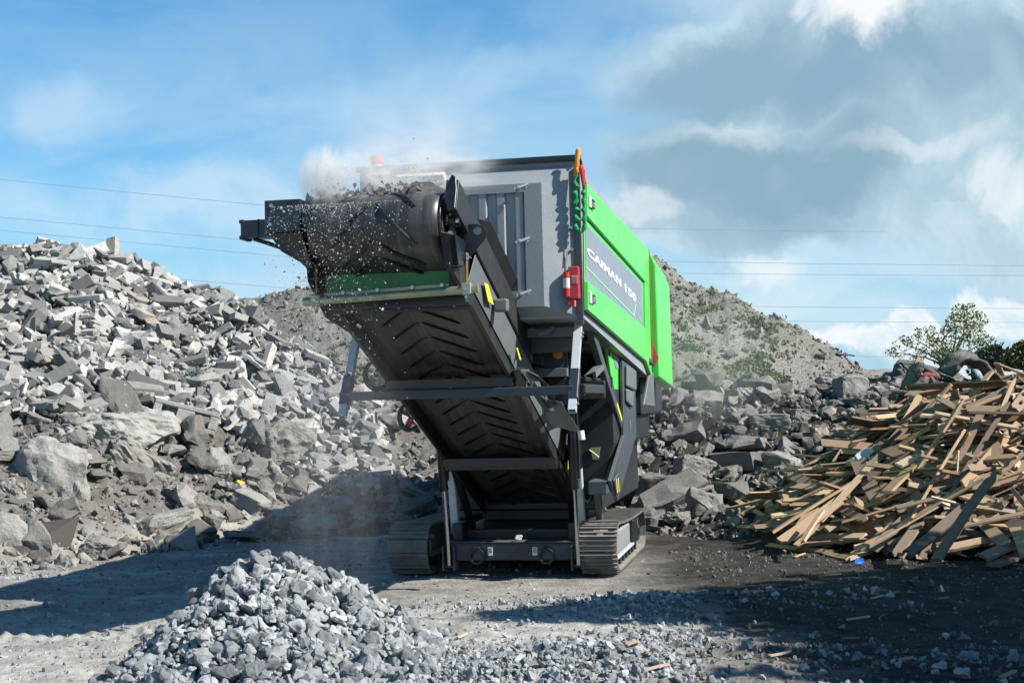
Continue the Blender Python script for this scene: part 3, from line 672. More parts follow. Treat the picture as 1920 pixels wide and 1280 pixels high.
    for x in (-.42, -.16, .10, .32):
        q = B(); z = 2.505 + (x + .42) * .035; q.cyl((x, y - .014, z), (x, y - .032, z), .014, 10); P(q, 'bolt', M['bolt'], parent=so)
    q = B(); q.cyl((-.70, y - .08, 2.445), (.60, y - .08, 2.49), .03, 18); P(q, 'scraper_tube', M['zinc'], smooth=True)
    for x, zt_ in ((-.605, 2.72), (.515, 2.72)):
        z = 2.448 + (x + .7) * .035
        q = B(); q.box((x, y - .08, z), (.075, .075, .085)); co = P(q, 'tube_clamp', M['zinc'], .008)
        q = B(); q.cyl((x, y - .08, z - .09), (x, y - .08, zt_ + .03), .011, 8)
        for i in range(26): q.ring((x, y - .08, z + .05 + i * .008), (0, 0, 1), .011, .002, 8, 4)
        P(q, 'threaded_rod', M['brass'], parent=co)
        for zz in (z - .055, zt_ - .012, zt_ + .014):
            q = B(); q.cyl((x, y - .08, zz - .01), (x, y - .08, zz + .01), .02, 6); P(q, 'nut', M['bolt'], parent=co)
        q = B(); q.box((x + (.04 if x < 0 else -.04), y - .04, zt_ - .0), (.12, .10, .008)); P(q, 'hanger_plate', M['zinc'], .002, parent=co)
        q = B(); q.cyl((x, y - .117, z), (x, y - .13, z), .016, 6); P(q, 'bolt', M['bolt'], parent=co)
    # things hung on the right wing: yellow sticker, grey lamp, hydraulic ram
    q = B(); q.prism([cv(.585, .72, -.10), cv(.585, .84, -.06), cv(.585, 1.05, -.13), cv(.585, .88, -.18)], (.004, 0, 0)); P(q, 'warning_sticker', M['yellow'])
    q = B(); q.prism([cv(.612, 1.75, -.17), cv(.612, 1.80, -.15), cv(.612, 1.95, -.19), cv(.612, 1.90, -.21)], (.004, 0, 0)); P(q, 'warning_sticker', M['yellow'])
    q = B(); p = cv(.63, 1.12, -.10); q.box(p, (.11, .09, .10)); P(q, 'marker_lamp', M['wing'], .015, seg=3)
    ra, rb_ = cv(.63, 1.98, -.28), cv(.68, 2.75, -.30)
    q = B(); q.cyl(ra, ra.lerp(rb_, .35), .016, 12); ho = P(q, 'hydraulic_ram', M['chrome'], smooth=True)
    q = B(); q.cyl(ra.lerp(rb_, .3), rb_, .034, 14); P(q, 'ram_barrel', M['plate'], smooth=True, parent=ho)
    q = B(); q.cyl(ra + Vector((-.03, 0, 0)), ra + Vector((.05, 0, 0)), .02, 10); q.cyl(rb_ + Vector((-.03, 0, 0)), rb_ + Vector((.06, 0, 0)), .022, 10); P(q, 'ram_pin', M['bolt'], smooth=True, parent=ho)
    for k in range(2):
        q = B(); q.tube([ra + Vector((.02 + .02 * k, -.02, 0)), ra + Vector((.10 + .02 * k, 0, -.04)), ra.lerp(rb_, .5) + Vector((.11 + .02 * k, 0, .02)), rb_ + Vector((.06 + .02 * k, 0, .04))], .008, 6); P(q, 'hydraulic_hose', M['hose'], smooth=True, parent=ho)
    q = B(); q.prism([cv(.56, 1.9, -.30), cv(.56, 2.1, -.18), cv(.56, 2.2, -.36)], (.06, 0, 0)); P(q, 'ram_bracket', M['black'], .004)
    # lower strap, deflector plate and red markings
    q = B(); q.prism([(.60, -1.62, 1.72), (.80, -1.58, 1.68), (.92, -1.30, 1.40), (.66, -1.32, 1.47)], (.0, .012, 0)); do_ = P(q, 'deflector_plate', M['wing'], .002)
    q = B(); q.cyl((.92, -1.30, 1.42), (.93, -1.30, 1.34), .03, 12); P(q, 'deflector_stop', M['white'], smooth=True, parent=do_)
    q = B(); q.prism([cv(.62, 3.9, -.20), cv(.62, 3.9, .05), cv(.62, 5.3, .05), cv(.62, 5.3, -.20)], (.02, 0, 0)); lo = P(q, 'lower_rail', M['black'], .004)
    for t in (3.95, 4.25):
        q = B(); q.prism([cv(.642, t, -.12), cv(.642, t, -.06), cv(.642, t + .22, -.06), cv(.642, t + .22, -.12)], (.003, 0, 0)); P(q, 'red_marking', M['pink'], parent=lo)
    q = B(); q.prism([cv(.60, 4.2, -.33), cv(.60, 4.2, -.24), cv(.60, 4.32, -.24), cv(.60, 4.32, -.33)], (.03, 0, 0)); P(q, 'warning_sticker', M['yellow'])
    q = B(); q.tube([cv(.58, 4.25, -.30), cv(.60, 4.5, -.38), cv(.60, 4.9, -.36), cv(.60, 5.3, -.30), cv(.60, 5.6, -.1)], .012, 8); P(q, 'edge_cable', M['wing'], smooth=True)
    # hoses hanging out on the left
    for t, w in ((2.0, .12), (2.95, .10)):
        for k in range(2):
            q = B(); c = cv(-.60, t, -.22); pts = [c + Vector((-.02, 0, .10)), c + Vector((-w - .02 * k, -.02, .03)), c + Vector((-w - .02 * k, 0, -.10 - .02 * k)), c + Vector((-.03, .02, -.17 - .02 * k)), c + Vector((.04, .05, -.12))]
            # smooth the path
            sm = []
            for i in range(len(pts) - 1):
                for f in (0, .33, .66): sm.append(pts[i].lerp(pts[i + 1], f))
            sm.append(pts[-1])
            for _ in range(3): sm = [sm[0]] + [(sm[i - 1] + sm[i] * 2 + sm[i + 1]) / 4 for i in range(1, len(sm) - 1)] + [sm[-1]]
            q.tube(sm, .013, 8); P(q, 'hydraulic_hose', M['hose'], smooth=True)
    q = B(); p = cv(-.64, 3.05, -.28); q.box(p, (.05, .05, .1), Euler((.3, .4, .2)).to_matrix()); P(q, 'red_valve', M['red'], .006)
    # tail struts down to the chassis
    for sg in (-1, 1):
        q = B(); q.bar(cv(sg * .57, 4.3, -.2), (sg * .52 + .03, .55, .42), .06, .08); P(q, 'tail_strut', M['black'], .005)
    q = B(); q.bb(-.55, .6, 1.35, 1.9, .42, .62); P(q, 'tail_pan', M['black'], .01)
build_conveyor()

# ------------------------------------------------------------------ numeric noise for the terrain and the stones
_rs = np.random.RandomState(11)
_perm = _rs.rand(64, 64, 64).astype(np.float32)
def vnoise(x, y, z=0.0):
    x = np.asarray(x, float); y = np.asarray(y, float); z = np.asarray(z, float) + np.zeros_like(x)
    xi = np.floor(x).astype(int); yi = np.floor(y).astype(int); zi = np.floor(z).astype(int)
    fx, fy, fz = x - xi, y - yi, z - zi
    fx, fy, fz = [f * f * (3 - 2 * f) for f in (fx, fy, fz)]
    g = lambda a, b, c: _perm[(xi + a) & 63, (yi + b) & 63, (zi + c) & 63]
    l = lambda a, b, t: a + (b - a) * t
    return l(l(l(g(0, 0, 0), g(1, 0, 0), fx), l(g(0, 1, 0), g(1, 1, 0), fx), fy), l(l(g(0, 0, 1), g(1, 0, 1), fx), l(g(0, 1, 1), g(1, 1, 1), fx), fy), fz) * 2 - 1
def fbm(x, y, z=0.0, o=4, g=.5):
    r = 0; a = 1; f = 1
    for i in range(o): r = r + a * vnoise(np.asarray(x) * f + i * 7.3, np.asarray(y) * f + i * 3.1, np.asarray(z) * f + i * 5.7); a *= g; f *= 2.03
    return r
def sstep(a, b, x): t = np.clip((x - a) / (b - a), 0, 1); return t * t * (3 - 2 * t)

# ------------------------------------------------------------------ the lie of the land
# heap and ridge behind the machine: for a bearing (given as the pixel column it projects to) the crest row, crest distance and foot distance
_K = np.array([  # column, crest row, crest distance, foot distance
    (-1500, 560, 24, 13.5), (-700, 480, 25, 14.0), (-300, 478, 25, 15.0), (0, 494, 25, 16.2), (150, 490, 25, 17.0), (290, 512, 25.2, 17.9), (340, 548, 24.8, 18.3), (430, 578, 24.4, 18.8),
    (520, 650, 24, 19.1), (620, 722, 23.6, 19.3), (700, 762, 23.2, 19.4), (800, 765, 23.0, 19.5), (1000, 765, 22.8, 19.5), (1180, 762, 22.5, 19.0), (1240, 752, 22.3, 18.4),
    (1350, 738, 22.3, 17.8), (1500, 738, 22.2, 17.6), (1620, 722, 22, 17.4), (1750, 715, 22, 17.4), (1920, 735, 22, 17.5), (2300, 735, 22, 17.5), (3200, 740, 22, 17.5)], float)
def hor_row(c): return HOR - (c - 960) * math.tan(ROLL)
def landH(x, y, detail=True):
    x = np.asarray(x, float); y = np.asarray(y, float)
    d = np.maximum(y, .5); c = 960 + FPX * x / d
    front = y > 4
    cr = np.interp(c, _K[:, 0], _K[:, 1]); cd = np.interp(c, _K[:, 0], _K[:, 2]); fd = np.interp(c, _K[:, 0], _K[:, 3])
    hc = CH + (hor_row(c) - cr) / FPX * cd
    # a slope from foot to crest, then a rounded back
    t = (y - fd) / (cd - fd)
    prof = np.where(t < 0, 0, np.where(t < 1, .15 * t * t + .85 * t, 1.0))
    back = np.clip((y - cd - .8) / 9, 0, 1); prof = prof * (1 - sstep(0, 1, back) * .75)
    h = hc * prof * (1 - sstep(40, 55, y))
    # far mounds
    def cone(cx, cy, top, slope, flat, sx=1.0):
        r = np.sqrt(((x - cx) * sx) ** 2 + (y - cy) ** 2)
        return top - slope * np.maximum(r - flat, 0)
    n = fbm(x * .25, y * .25, 3, 3) * .35
    h1 = cone(2.5, 38, 5.85, .62, .5) + n + fbm(x * .9, y * .9, 8, 3) * .16
    h2 = cone(-5.6, 44, 4.95, .62, 2.6, .8) + n * .8
    h3 = cone(-15, 40, 3.0, .5, 4) + n
    h = np.maximum(np.maximum(h, h1), np.maximum(h2, h3))
    # wood stack core
    wx = np.maximum(np.maximum(4.85 - x, x - 9.6), 0); wy = np.maximum(np.maximum(16.3 - y, y - 18.2), 0)
    hw = 1.28 + np.clip((x - 4.9) * .22, 0, .4) - .66 * wx - .56 * wy
    h = np.maximum(h, np.where(hw > 0, hw, 0))
    # crushed stone heap in front, and a low spread of gravel to its right
    r = np.sqrt((x + 1.60) ** 2 + (y - 9.15) ** 2); ang = np.arctan2(y - 9.15, x + 1.60)
    hp = .76 - .76 * np.sqrt(r * r + .012) + .07 * np.sin(ang * 3 + 1) * sstep(.1, .8, r)
    hp = np.maximum(hp, .26 - .42 * np.abs(y - 8.4) - .22 * np.abs(x + 1.5))
    h = np.maximum(h, hp)
    hg = .20 * np.exp(-((x - .35) / 1.1) ** 2 - ((y - 8.5) / .9) ** 2) + .14 * np.exp(-((x - 2.4) / 1.6) ** 2 - ((y - 8.0) / 1.1) ** 2) + .08 * np.exp(-((x - 1.4) / 1.3) ** 2 - ((y - 11.6) / .5) ** 2)
    h = h + np.where(y < 14, hg, 0)
    if detail:
        k = np.clip(h * 1.2, 0, 1)
        h = h + fbm(x * .8, y * .8, 1, 3) * (.035 + .10 * k) + fbm(x * 3.1, y * 3.1, 5, 3) * (.014 + .045 * k) + fbm(x * 11, y * 11, 9, 3) * (.006 + .018 * k)
        # hardly anything under the tracks
        tr = np.exp(-((x - .2) / 1.8) ** 2 - ((y - 15.0) / 2.0) ** 2)
        h = np.where(h < .3, h * (1 - tr * .8) - .012 * tr, h)
        tb = np.sin(2 * math.pi * (x + .35 * np.abs(y - 11 - .05 * x)) / .13) * np.exp(-((y - 11.05 - .05 * x) / .17) ** 4) + .8 * np.sin(2 * math.pi * x / .13) * np.exp(-((y - 12.6 - .03 * x) / .17) ** 4)
        h = h + .022 * tb * (x < -1.7) * np.clip(.6 + fbm(x * 1.5, y * 1.5, 2, 2), 0, 1) * (h < .3)
    return np.where(front, h, fbm(x * .8, y * .8, 1, 3) * .03)

def land_mesh():
    a = np.concatenate([np.linspace(-180, -60, 25)[:-1], np.linspace(-60, -24, 60)[:-1], np.linspace(-24, 24, 640), np.linspace(24, 60, 60)[1:], np.linspace(60, 180, 25)[1:-1]])
    d = np.concatenate([[.01, .8, 2, 3.5, 5, 6], np.geomspace(6.8, 60, 560), np.geomspace(66, 4000, 40)])
    A, D = np.meshgrid(np.radians(a), d); X = np.sin(A) * D; Y = np.cos(A) * D
    Z = landH(X, Y)
    far = sstep(60, 120, D); Z = Z * (1 - far) - .3 * far
    na, nd = len(a), len(d)
    co = np.stack([X, Y, Z], -1).reshape(-1, 3).astype(np.float32)
    i = np.arange(nd - 1)[:, None] * na; j = np.arange(na)[None]; j2 = (j + 1) % na
    q = np.stack([i + j, i + j2, i + na + j2, i + na + j], -1).reshape(-1, 4)
    return co, q[:, ::-1]

def mesh_np(name, co, faces, mt, smooth=False, attr=None):
    me = bpy.data.meshes.new(name); nv = len(co); nf = len(faces); k = faces.shape[1]
    me.vertices.add(nv); me.vertices.foreach_set('co', np.ascontiguousarray(co, np.float32).ravel())
    me.loops.add(nf * k); me.loops.foreach_set('vertex_index', np.ascontiguousarray(faces, np.int32).ravel())
    me.polygons.add(nf); me.polygons.foreach_set('loop_start', np.arange(0, nf * k, k, dtype=np.int32))
    me.polygons.foreach_set('use_smooth', np.full(nf, smooth))
    if attr is not None:
        at = me.attributes.new('tone', 'FLOAT', 'POINT'); at.data.foreach_set('value', np.ascontiguousarray(attr, np.float32))
    me.update(calc_edges=True); me.materials.append(mt)
    return me
def link(name, me, parent=None):
    o = bpy.data.objects.new(name, me); COL.objects.link(o)
    if parent: o.parent = parent
    return o

# ------------------------------------------------------------------ earth, stone and wood materials
def earth_mat():
    m, T, b = mat('quarry_earth')
    g = T.node('ShaderNodeTexCoord').outputs['Object']
    sp = T.node('ShaderNodeSeparateXYZ'); T.put(sp.inputs[0], g); X, Y, Z = sp.outputs
    n1 = T.noise(g, .55, 6, .6); n2 = T.noise(g, 3.2, 7, .68); n3 = T.noise(g, 26, 5, .65); n4 = T.noise(g, 110, 3, .6)
    dust = T.mix(T.smooth(n2, .35, .7), (.31, .295, .26), (.56, .54, .49))
    soil = T.mix(T.smooth(n2, .35, .7), (.022, .018, .015), (.062, .052, .043))
    # pale trodden dust in front and around the machine, dark soil to the right with extra shade put into its colour, brown soil on the banks
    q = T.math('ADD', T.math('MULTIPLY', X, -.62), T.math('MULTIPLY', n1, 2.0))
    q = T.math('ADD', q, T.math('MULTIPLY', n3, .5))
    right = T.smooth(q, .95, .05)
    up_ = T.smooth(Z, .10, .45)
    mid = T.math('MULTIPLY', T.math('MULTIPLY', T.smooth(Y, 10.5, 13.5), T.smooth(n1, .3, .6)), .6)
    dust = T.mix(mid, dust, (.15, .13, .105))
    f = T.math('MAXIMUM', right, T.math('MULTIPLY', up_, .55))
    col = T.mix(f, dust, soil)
    # far mounds: paler grit with patches of weeds
    far = T.smooth(Y, 26, 30)
    grit = T.mix(T.smooth(n3, .4, .65), (.12, .112, .098), (.31, .295, .265))
    weeds = T.mix(T.smooth(n3, .35, .65), (.075, .075, .045), (.15, .145, .09))
    wf = T.math('MULTIPLY', T.smooth(T.noise(g, .35, 5, .6), .47, .60), .4)
    col = T.mix(far, col, T.mix(wf, grit, weeds))
    specks = T.math('MULTIPLY', T.math('MULTIPLY', T.smooth(n4, .58, .70), .5), T.math('SUBTRACT', 1.0, T.math('MULTIPLY', right, .75)))
    col = T.mix(specks, col, (.36, .36, .34))
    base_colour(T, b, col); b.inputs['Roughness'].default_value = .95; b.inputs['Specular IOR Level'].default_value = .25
    h = T.math('ADD', T.math('MULTIPLY', n3, .8), T.math('MULTIPLY', n4, .35))
    bump(T, b, h, .9, .035)
    return m

def stone_mat(name, dark, mid, pale, tone_from, warm=(.30, .25, .19), brick=True, scale=1.0, dirt=.5, bm=.5, red_at=.965):
    m, T, b = mat(name)
    g = T.node('ShaderNodeTexCoord').outputs['Object']
    if tone_from == 'attr':
        tn = T.node('ShaderNodeAttribute', attribute_name='tone').outputs['Fac']
        vec = g
    else:
        oi = T.node('ShaderNodeObjectInfo'); sc_ = T.node('ShaderNodeSeparateColor'); T.put(sc_.inputs[0], oi.outputs['Color']); tn = sc_.outputs[0]
        vec = T.vmath('ADD', g, T.vmath('SCALE', oi.outputs['Random'] if False else oi.outputs['Location'])); vec.node.inputs[1].links[0].from_node.inputs['Scale'].default_value = 7.7
    n1 = T.noise(vec, 5 * scale, 6, .68); n2 = T.noise(vec, 34 * scale, 5, .65); n3 = T.noise(vec, 120 * scale, 2, .5)
    base = T.ramp(tn, [(0.0, dark), (.42, mid), (.80, pale), (.93, warm), (red_at, warm), (1.0, (.36, .13, .085) if brick else warm)])
    c = T.mix(T.math('MULTIPLY', T.smooth(n1, .45, .72), dirt), base, (.12, .100, .080))
    c = T.mix(T.math('MULTIPLY', T.smooth(n2, .50, .70), .45), c, T.mix(.5, base, (.50, .49, .46)))
    c = T.mix(T.math('MULTIPLY', T.smooth(n3, .60, .70), .5), c, (.05, .048, .045))
    base_colour(T, b, c); b.inputs['Roughness'].default_value = .9; b.inputs['Specular IOR Level'].default_value = .25
    h = T.math('ADD', T.math('MULTIPLY', n1, .6), T.math('ADD', T.math('MULTIPLY', n2, .55), T.math('MULTIPLY', n3, .12)))
    bump(T, b, h, bm, .03 / scale)
    return m
CONC = ((.085, .09, .093), (.235, .23, .214), (.50, .487, .452))
ROCK = ((.075, .07, .062), (.17, .162, .148), (.33, .32, .295))
CRSH = ((.13, .142, .147), (.25, .265, .27), (.47, .48, .48))
M['conc_o'] = stone_mat('broken_concrete', *CONC, 'obj'); M['conc_a'] = stone_mat('broken_concrete_small', *CONC, 'attr', brick=True)
M['rock_o'] = stone_mat('soiled_rubble', *ROCK, 'obj', dirt=.65, bm=.75); M['rock_a'] = stone_mat('soiled_rubble_small', *ROCK, 'attr', dirt=.65)
M['crsh_o'] = stone_mat('crushed_concrete', *CRSH, 'obj', scale=2.2, dirt=.25, bm=.8); M['crsh_a'] = stone_mat('crushed_concrete_small', *CRSH, 'attr', scale=2.2, dirt=.25, bm=.8)
M['bould'] = stone_mat('boulder_concrete', (.12, .112, .098), (.24, .228, .20), (.36, .35, .32), 'obj', scale=.8, dirt=.6, bm=.9)
M['earth'] = earth_mat()

def wood_mat(name, tone_from):
    m, T, b = mat(name)
    g = T.node('ShaderNodeTexCoord').outputs['Object']
    if tone_from == 'attr':
        tn = T.node('ShaderNodeAttribute', attribute_name='tone').outputs['Fac']; v = g; mp = T.node('ShaderNodeMapping'); T.put(mp.inputs[0], g); mp.inputs['Scale'].default_value = (8, 8, 8)
    else:
        oi = T.node('ShaderNodeObjectInfo'); sc_ = T.node('ShaderNodeSeparateColor'); T.put(sc_.inputs[0], oi.outputs['Color']); tn = sc_.outputs[0]
        lv = T.vmath('SCALE', oi.outputs['Location']); lv.node.inputs['Scale'].default_value = 5.3
        v = T.vmath('ADD', g, lv); mp = T.node('ShaderNodeMapping'); T.put(mp.inputs[0], v); mp.inputs['Scale'].default_value = (2.2, 3.4, 1.5)
    n1 = T.noise(mp.outputs[0], 3.0, 5, .6, 1.2)
    wv = T.node('ShaderNodeTexWave', wave_type='BANDS', bands_direction='Y'); T.put(wv.inputs[0], mp.outputs[0]); wv.inputs['Scale'].default_value = 1.6; wv.inputs['Distortion'].default_value = 5; wv.inputs['Detail'].default_value = 3; wv.inputs['Detail Scale'].default_value = 1.2
    n2 = T.noise(g, 7, 4, .6)
    base = T.ramp(tn, [(0.0, (.055, .043, .035)), (.2, (.15, .115, .09)), (.45, (.29, .205, .14)), (.68, (.45, .295, .165)), (.86, (.58, .43, .28)), (1.0, (.68, .53, .40))])
    c = T.mix(T.math('MULTIPLY', T.smooth(wv.outputs['Fac'], .3, .9), .40), base, T.mix(.55, base, (.10, .055, .025)))
    c = T.mix(T.math('MULTIPLY', T.smooth(n1, .5, .75), .45), c, (.13, .10, .08))
    c = T.mix(T.math('MULTIPLY', T.smooth(n2, .55, .75), .35), c, (.20, .185, .165))
    base_colour(T, b, c); b.inputs['Roughness'].default_value = .75; b.inputs['Specular IOR Level'].default_value = .3
    bump(T, b, T.math('ADD', wv.outputs['Fac'], n1), .25, .01)
    return m
M['wood_o'] = wood_mat('sawn_wood', 'obj'); M['wood_a'] = wood_mat('wood_scrap', 'attr')

_co, _q = land_mesh()
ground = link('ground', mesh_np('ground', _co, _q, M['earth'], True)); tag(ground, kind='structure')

# ------------------------------------------------------------------ stone shapes
def hull(pts, sub=0, disp=0.0, seed=0, chip=0):
    bm = bmesh.new()
    for p in pts: bm.verts.new(p)
    r = bmesh.ops.convex_hull(bm, input=bm.verts)
    bmesh.ops.delete(bm, geom=[v for v in bm.verts if not v.link_faces], context='VERTS')
    bmesh.ops.triangulate(bm, faces=bm.faces)
    for _ in range(sub):
        bmesh.ops.subdivide_edges(bm, edges=bm.edges, cuts=1, use_grid_fill=True); bmesh.ops.triangulate(bm, faces=bm.faces)
    bm.normal_update()
    co = np.array([v.co[:] for v in bm.verts]); nr = np.array([v.normal[:] for v in bm.verts])
    if disp: co = co + nr * (fbm(co[:, 0] * 2.6 + seed, co[:, 1] * 2.6, co[:, 2] * 2.6, 3)[:, None] * disp)
    fa = np.array([[v.index for v in f.verts] for f in bm.faces]); bm.free()
    return co, fa
def v_block(seed, dims=(1, .55, .34), jag=.05, sub=0, disp=0.0):
    r = random.Random(seed); pts = []
    for sx in (-1, 1):
        for sy in (-1, 1):
            for sz in (-1, 1):
                big = r.random() < .25
                for a in range(3):
                    c = [sx * dims[0] / 2, sy * dims[1] / 2, sz * dims[2] / 2]
                    for k in range(3):
                        q = r.uniform(.02, .07) if not big else r.uniform(.06, .26)
                        if k == a: c[k] *= 1 - q * (.55 / max(dims[k], .3))
                        c[k] += r.uniform(-jag, jag) * dims[k] * .5
                    pts.append(c)
    return hull(pts, sub, disp, seed)
def v_angular(seed, dims=(1, .8, .65), n=14, sub=0, disp=0.0, cube=.4):
    r = random.Random(seed); pts = []
    for i in range(n):
        v = Vector((r.gauss(0, 1), r.gauss(0, 1), r.gauss(0, 1))).normalized()
        e = max(abs(v.x), abs(v.y), abs(v.z)); v = v.lerp(v / e, cube) * r.uniform(.42, .52)
        pts.append((v.x * dims[0], v.y * dims[1], v.z * dims[2]))
    return hull(pts, sub, disp, seed)
BLOCKS = [('oblong paver', v_block(1, (1.15, .48, .26))), ('oblong paver', v_block(2, (1.25, .44, .28))), ('square paver', v_block(3, (.85, .8, .26))), ('wedge', v_block(4, (1.1, .55, .34), .35)),
          ('thin slab', v_block(5, (1, .72, .16), .12)), ('long kerb piece', v_block(6, (1.35, .36, .30), .06)), ('half brick', v_block(7, (.7, .55, .42), .12)), ('chunk', v_angular(8, (1, .75, .55), 16, 1, .05)),
          ('chunk', v_angular(9, (.95, .8, .7), 14, 1, .05)), ('flat shard', v_angular(10, (1, .8, .28), 13, 0)), ('thin slab', v_block(11, (.95, .65, .2), .2)), ('wedge', v_block(12, (1.1, .45, .3), .4)),
          ('oblong paver', v_block(13, (1.2, .5, .32), .07)), ('chunk', v_angular(14, (1, .85, .5), 18, 1, .06))]
ROCKS = [('chunk', v_angular(20 + i, (1, .72 + .05 * (i % 4), .42 + .06 * (i % 4)), 14 + i % 5, 2, .085, .2)) for i in range(8)] + [('blocky rock', v_angular(40, (1, .7, .5), 18, 2, .06, .6)), ('flat slab', v_block(41, (1, .75, .22), .15, 2, .05)), ('blocky rock', v_block(42, (1, .6, .45), .35, 2, .06))]
CRUSH = [('stone', v_angular(60 + i, (1, .85, .7), 14 + i % 6, 2, .10)) for i in range(12)]
PEBB = [v_angular(80 + i, (1, .85, .65), 9, 0, 0) for i in range(8)]

def rotm(e):
    """(N,3) euler angles to (N,3,3)"""
    cx, cy, cz = np.cos(e).T; sx, sy, sz = np.sin(e).T; z = np.zeros_like(cx); o = z + 1
    Rx = np.stack([o, z, z, z, cx, -sx, z, sx, cx], -1).reshape(-1, 3, 3); Ry = np.stack([cy, z, sy, z, o, z, -sy, z, cy], -1).reshape(-1, 3, 3); Rz = np.stack([cz, -sz, z, sz, cz, z, z, z, o], -1).reshape(-1, 3, 3)
    return Rz @ Ry @ Rx
def merged(name, shapes, pos, rot, scl, tone, mt, pick):
    """many small pieces of one kind as one stuff mesh"""
    cs, fs, ts = [], [], []; k = 0
    for s, (co, fa) in enumerate(shapes):
        idx = np.where(pick == s)[0]
        if not len(idx): continue
        P_ = (rot[idx][:, None] @ (co[None] * scl[idx][:, None, :])[..., None])[..., 0] + pos[idx][:, None]
        n = len(co); cs.append(P_.reshape(-1, 3)); fs.append((fa[None] + (np.arange(len(idx)) * n)[:, None, None]).reshape(-1, 3) + k); ts.append(np.repeat(tone[idx], n)); k += n * len(idx)
    return link(name, mesh_np(name, np.concatenate(cs), np.concatenate(fs), mt, False, np.concatenate(ts)))

def project(p):
    d = np.asarray(p) - np.array(CAM); z = d @ np.array(fw)
    return 960 + FPX * (d @ np.array(rt)) / z, 640 - FPX * (d @ np.array(up)) / z, z
def slope_frame(x, y, e=.15):
    gx = (landH(x + e, y, False) - landH(x - e, y, False)) / (2 * e); gy = (landH(x, y + e, False) - landH(x, y - e, False)) / (2 * e)
    return gx, gy
def hit(px, py, lift=0.0, dmin=7.0, dmax=60.0):
    """the point of the land seen in the direction of a pixel"""
    d = dirpx(px, py); t = np.linspace(dmin, dmax, 2200); P_ = np.array(CAM)[None] + np.array(d)[None] * t[:, None]
    g = landH(P_[:, 0], P_[:, 1]) + lift; i = np.argmax(P_[:, 2] < g)
    return Vector(P_[i]) if P_[i, 2] < g[i] else Vector(P_[-1])

def scatter(rs, n, xr, yr, accept):
    out = []; tot = 0
    while tot < n:
        x = rs.uniform(*xr, size=n * 2); y = rs.uniform(*yr, size=n * 2); a = accept(x, y)
        k = rs.rand(n * 2) < a; out.append(np.stack([x[k], y[k]], -1)); tot += k.sum()
    return np.concatenate(out)[:n]

def size_word(s, lo, hi): return 'small ' if s < lo else ('large ' if s > hi else 'medium ')
def lay(kind, cat, group, shapes, xy, size, tone, rs, mat_o, mat_a, stuffname, where, tonew, n_ind=300, align=.5, sink=.15, flatten=(.8, 1.15), jitter=.35, lift=None):
    """the n_ind pieces that show largest become objects, the rest one stuff mesh"""
    n = len(xy); x, y = xy.T; z = landH(x, y); gx, gy = slope_frame(x, y)
    rot_e = np.stack([rs.normal(0, jitter, n), rs.normal(0, jitter, n), rs.uniform(-math.pi, math.pi, n)], -1)
    steep = (rs.rand(n) < (1 - align)) & (size < np.percentile(size, 82)); rot_e[steep, :2] = rs.uniform(-1.6, 1.6, (steep.sum(), 2))
    Rm = rotm(rot_e)
    # tilt onto the slope
    nn = np.stack([-gx, -gy, np.ones(n)], -1); nn /= np.linalg.norm(nn, axis=1)[:, None]
    T_ = []
    for v in nn: T_.append(np.array(Vector((0, 0, 1)).rotation_difference(Vector(v)).to_matrix()))
    Rm = np.array(T_) @ Rm
    scl = size[:, None] * rs.uniform(*flatten, size=(n, 3)); pick = rs.randint(0, len(shapes), n)
    pos = np.stack([x, y, z], -1) + nn * (size * (sink))[:, None]
    if lift is not None: pos = pos + nn * lift[:, None]
    px, py, dz = project(pos)
    vis = (px > -30) & (px < 1950) & (py > 380) & (py < 1300); show = np.where(vis, size / dz, 0)
    order = np.argsort(-show); ind = order[:n_ind]; rest = order[n_ind:]
    protos = []
    for nm, (co, fa) in shapes: protos.append(mesh_np(kind, co, fa, mat_o, False))
    for i in ind:
        nm = shapes[pick[i]][0]; o = bpy.data.objects.new(kind, protos[pick[i]]); COL.objects.link(o)
        mw = Matrix(Rm[i].tolist()).to_4x4() @ Matrix.Diagonal((*scl[i], 1)); mw.translation = Vector(pos[i]); o.matrix_world = mw
        o.color = (float(tone[i]), 0, 0, 1)
        lab = (size_word(size[i], np.percentile(size[ind], 30), np.percentile(size[ind], 75)) + tonew(tone[i]) + ' ' + nm + ' ' + where(px[i], py[i]))
        tag(o, lab, cat, group)
    if len(rest):
        s = merged(stuffname, [c for _, c in shapes], pos[rest], Rm[rest], scl[rest], tone[rest], mat_a, pick[rest]); tag(s, kind='stuff')
    return pos

rs = np.random.RandomState(5)
def conc_tone(n, rs, p_red=.02): t = np.clip(rs.beta(1.5, 1.35, n) * .92, 0, .95); t[rs.rand(n) < p_red] = 1.0; return t
tw = lambda t: 'brick red' if t > .97 else ('dark grey' if t < .3 else ('mid grey' if t < .5 else ('pale grey' if t < .72 else 'sandy white')))

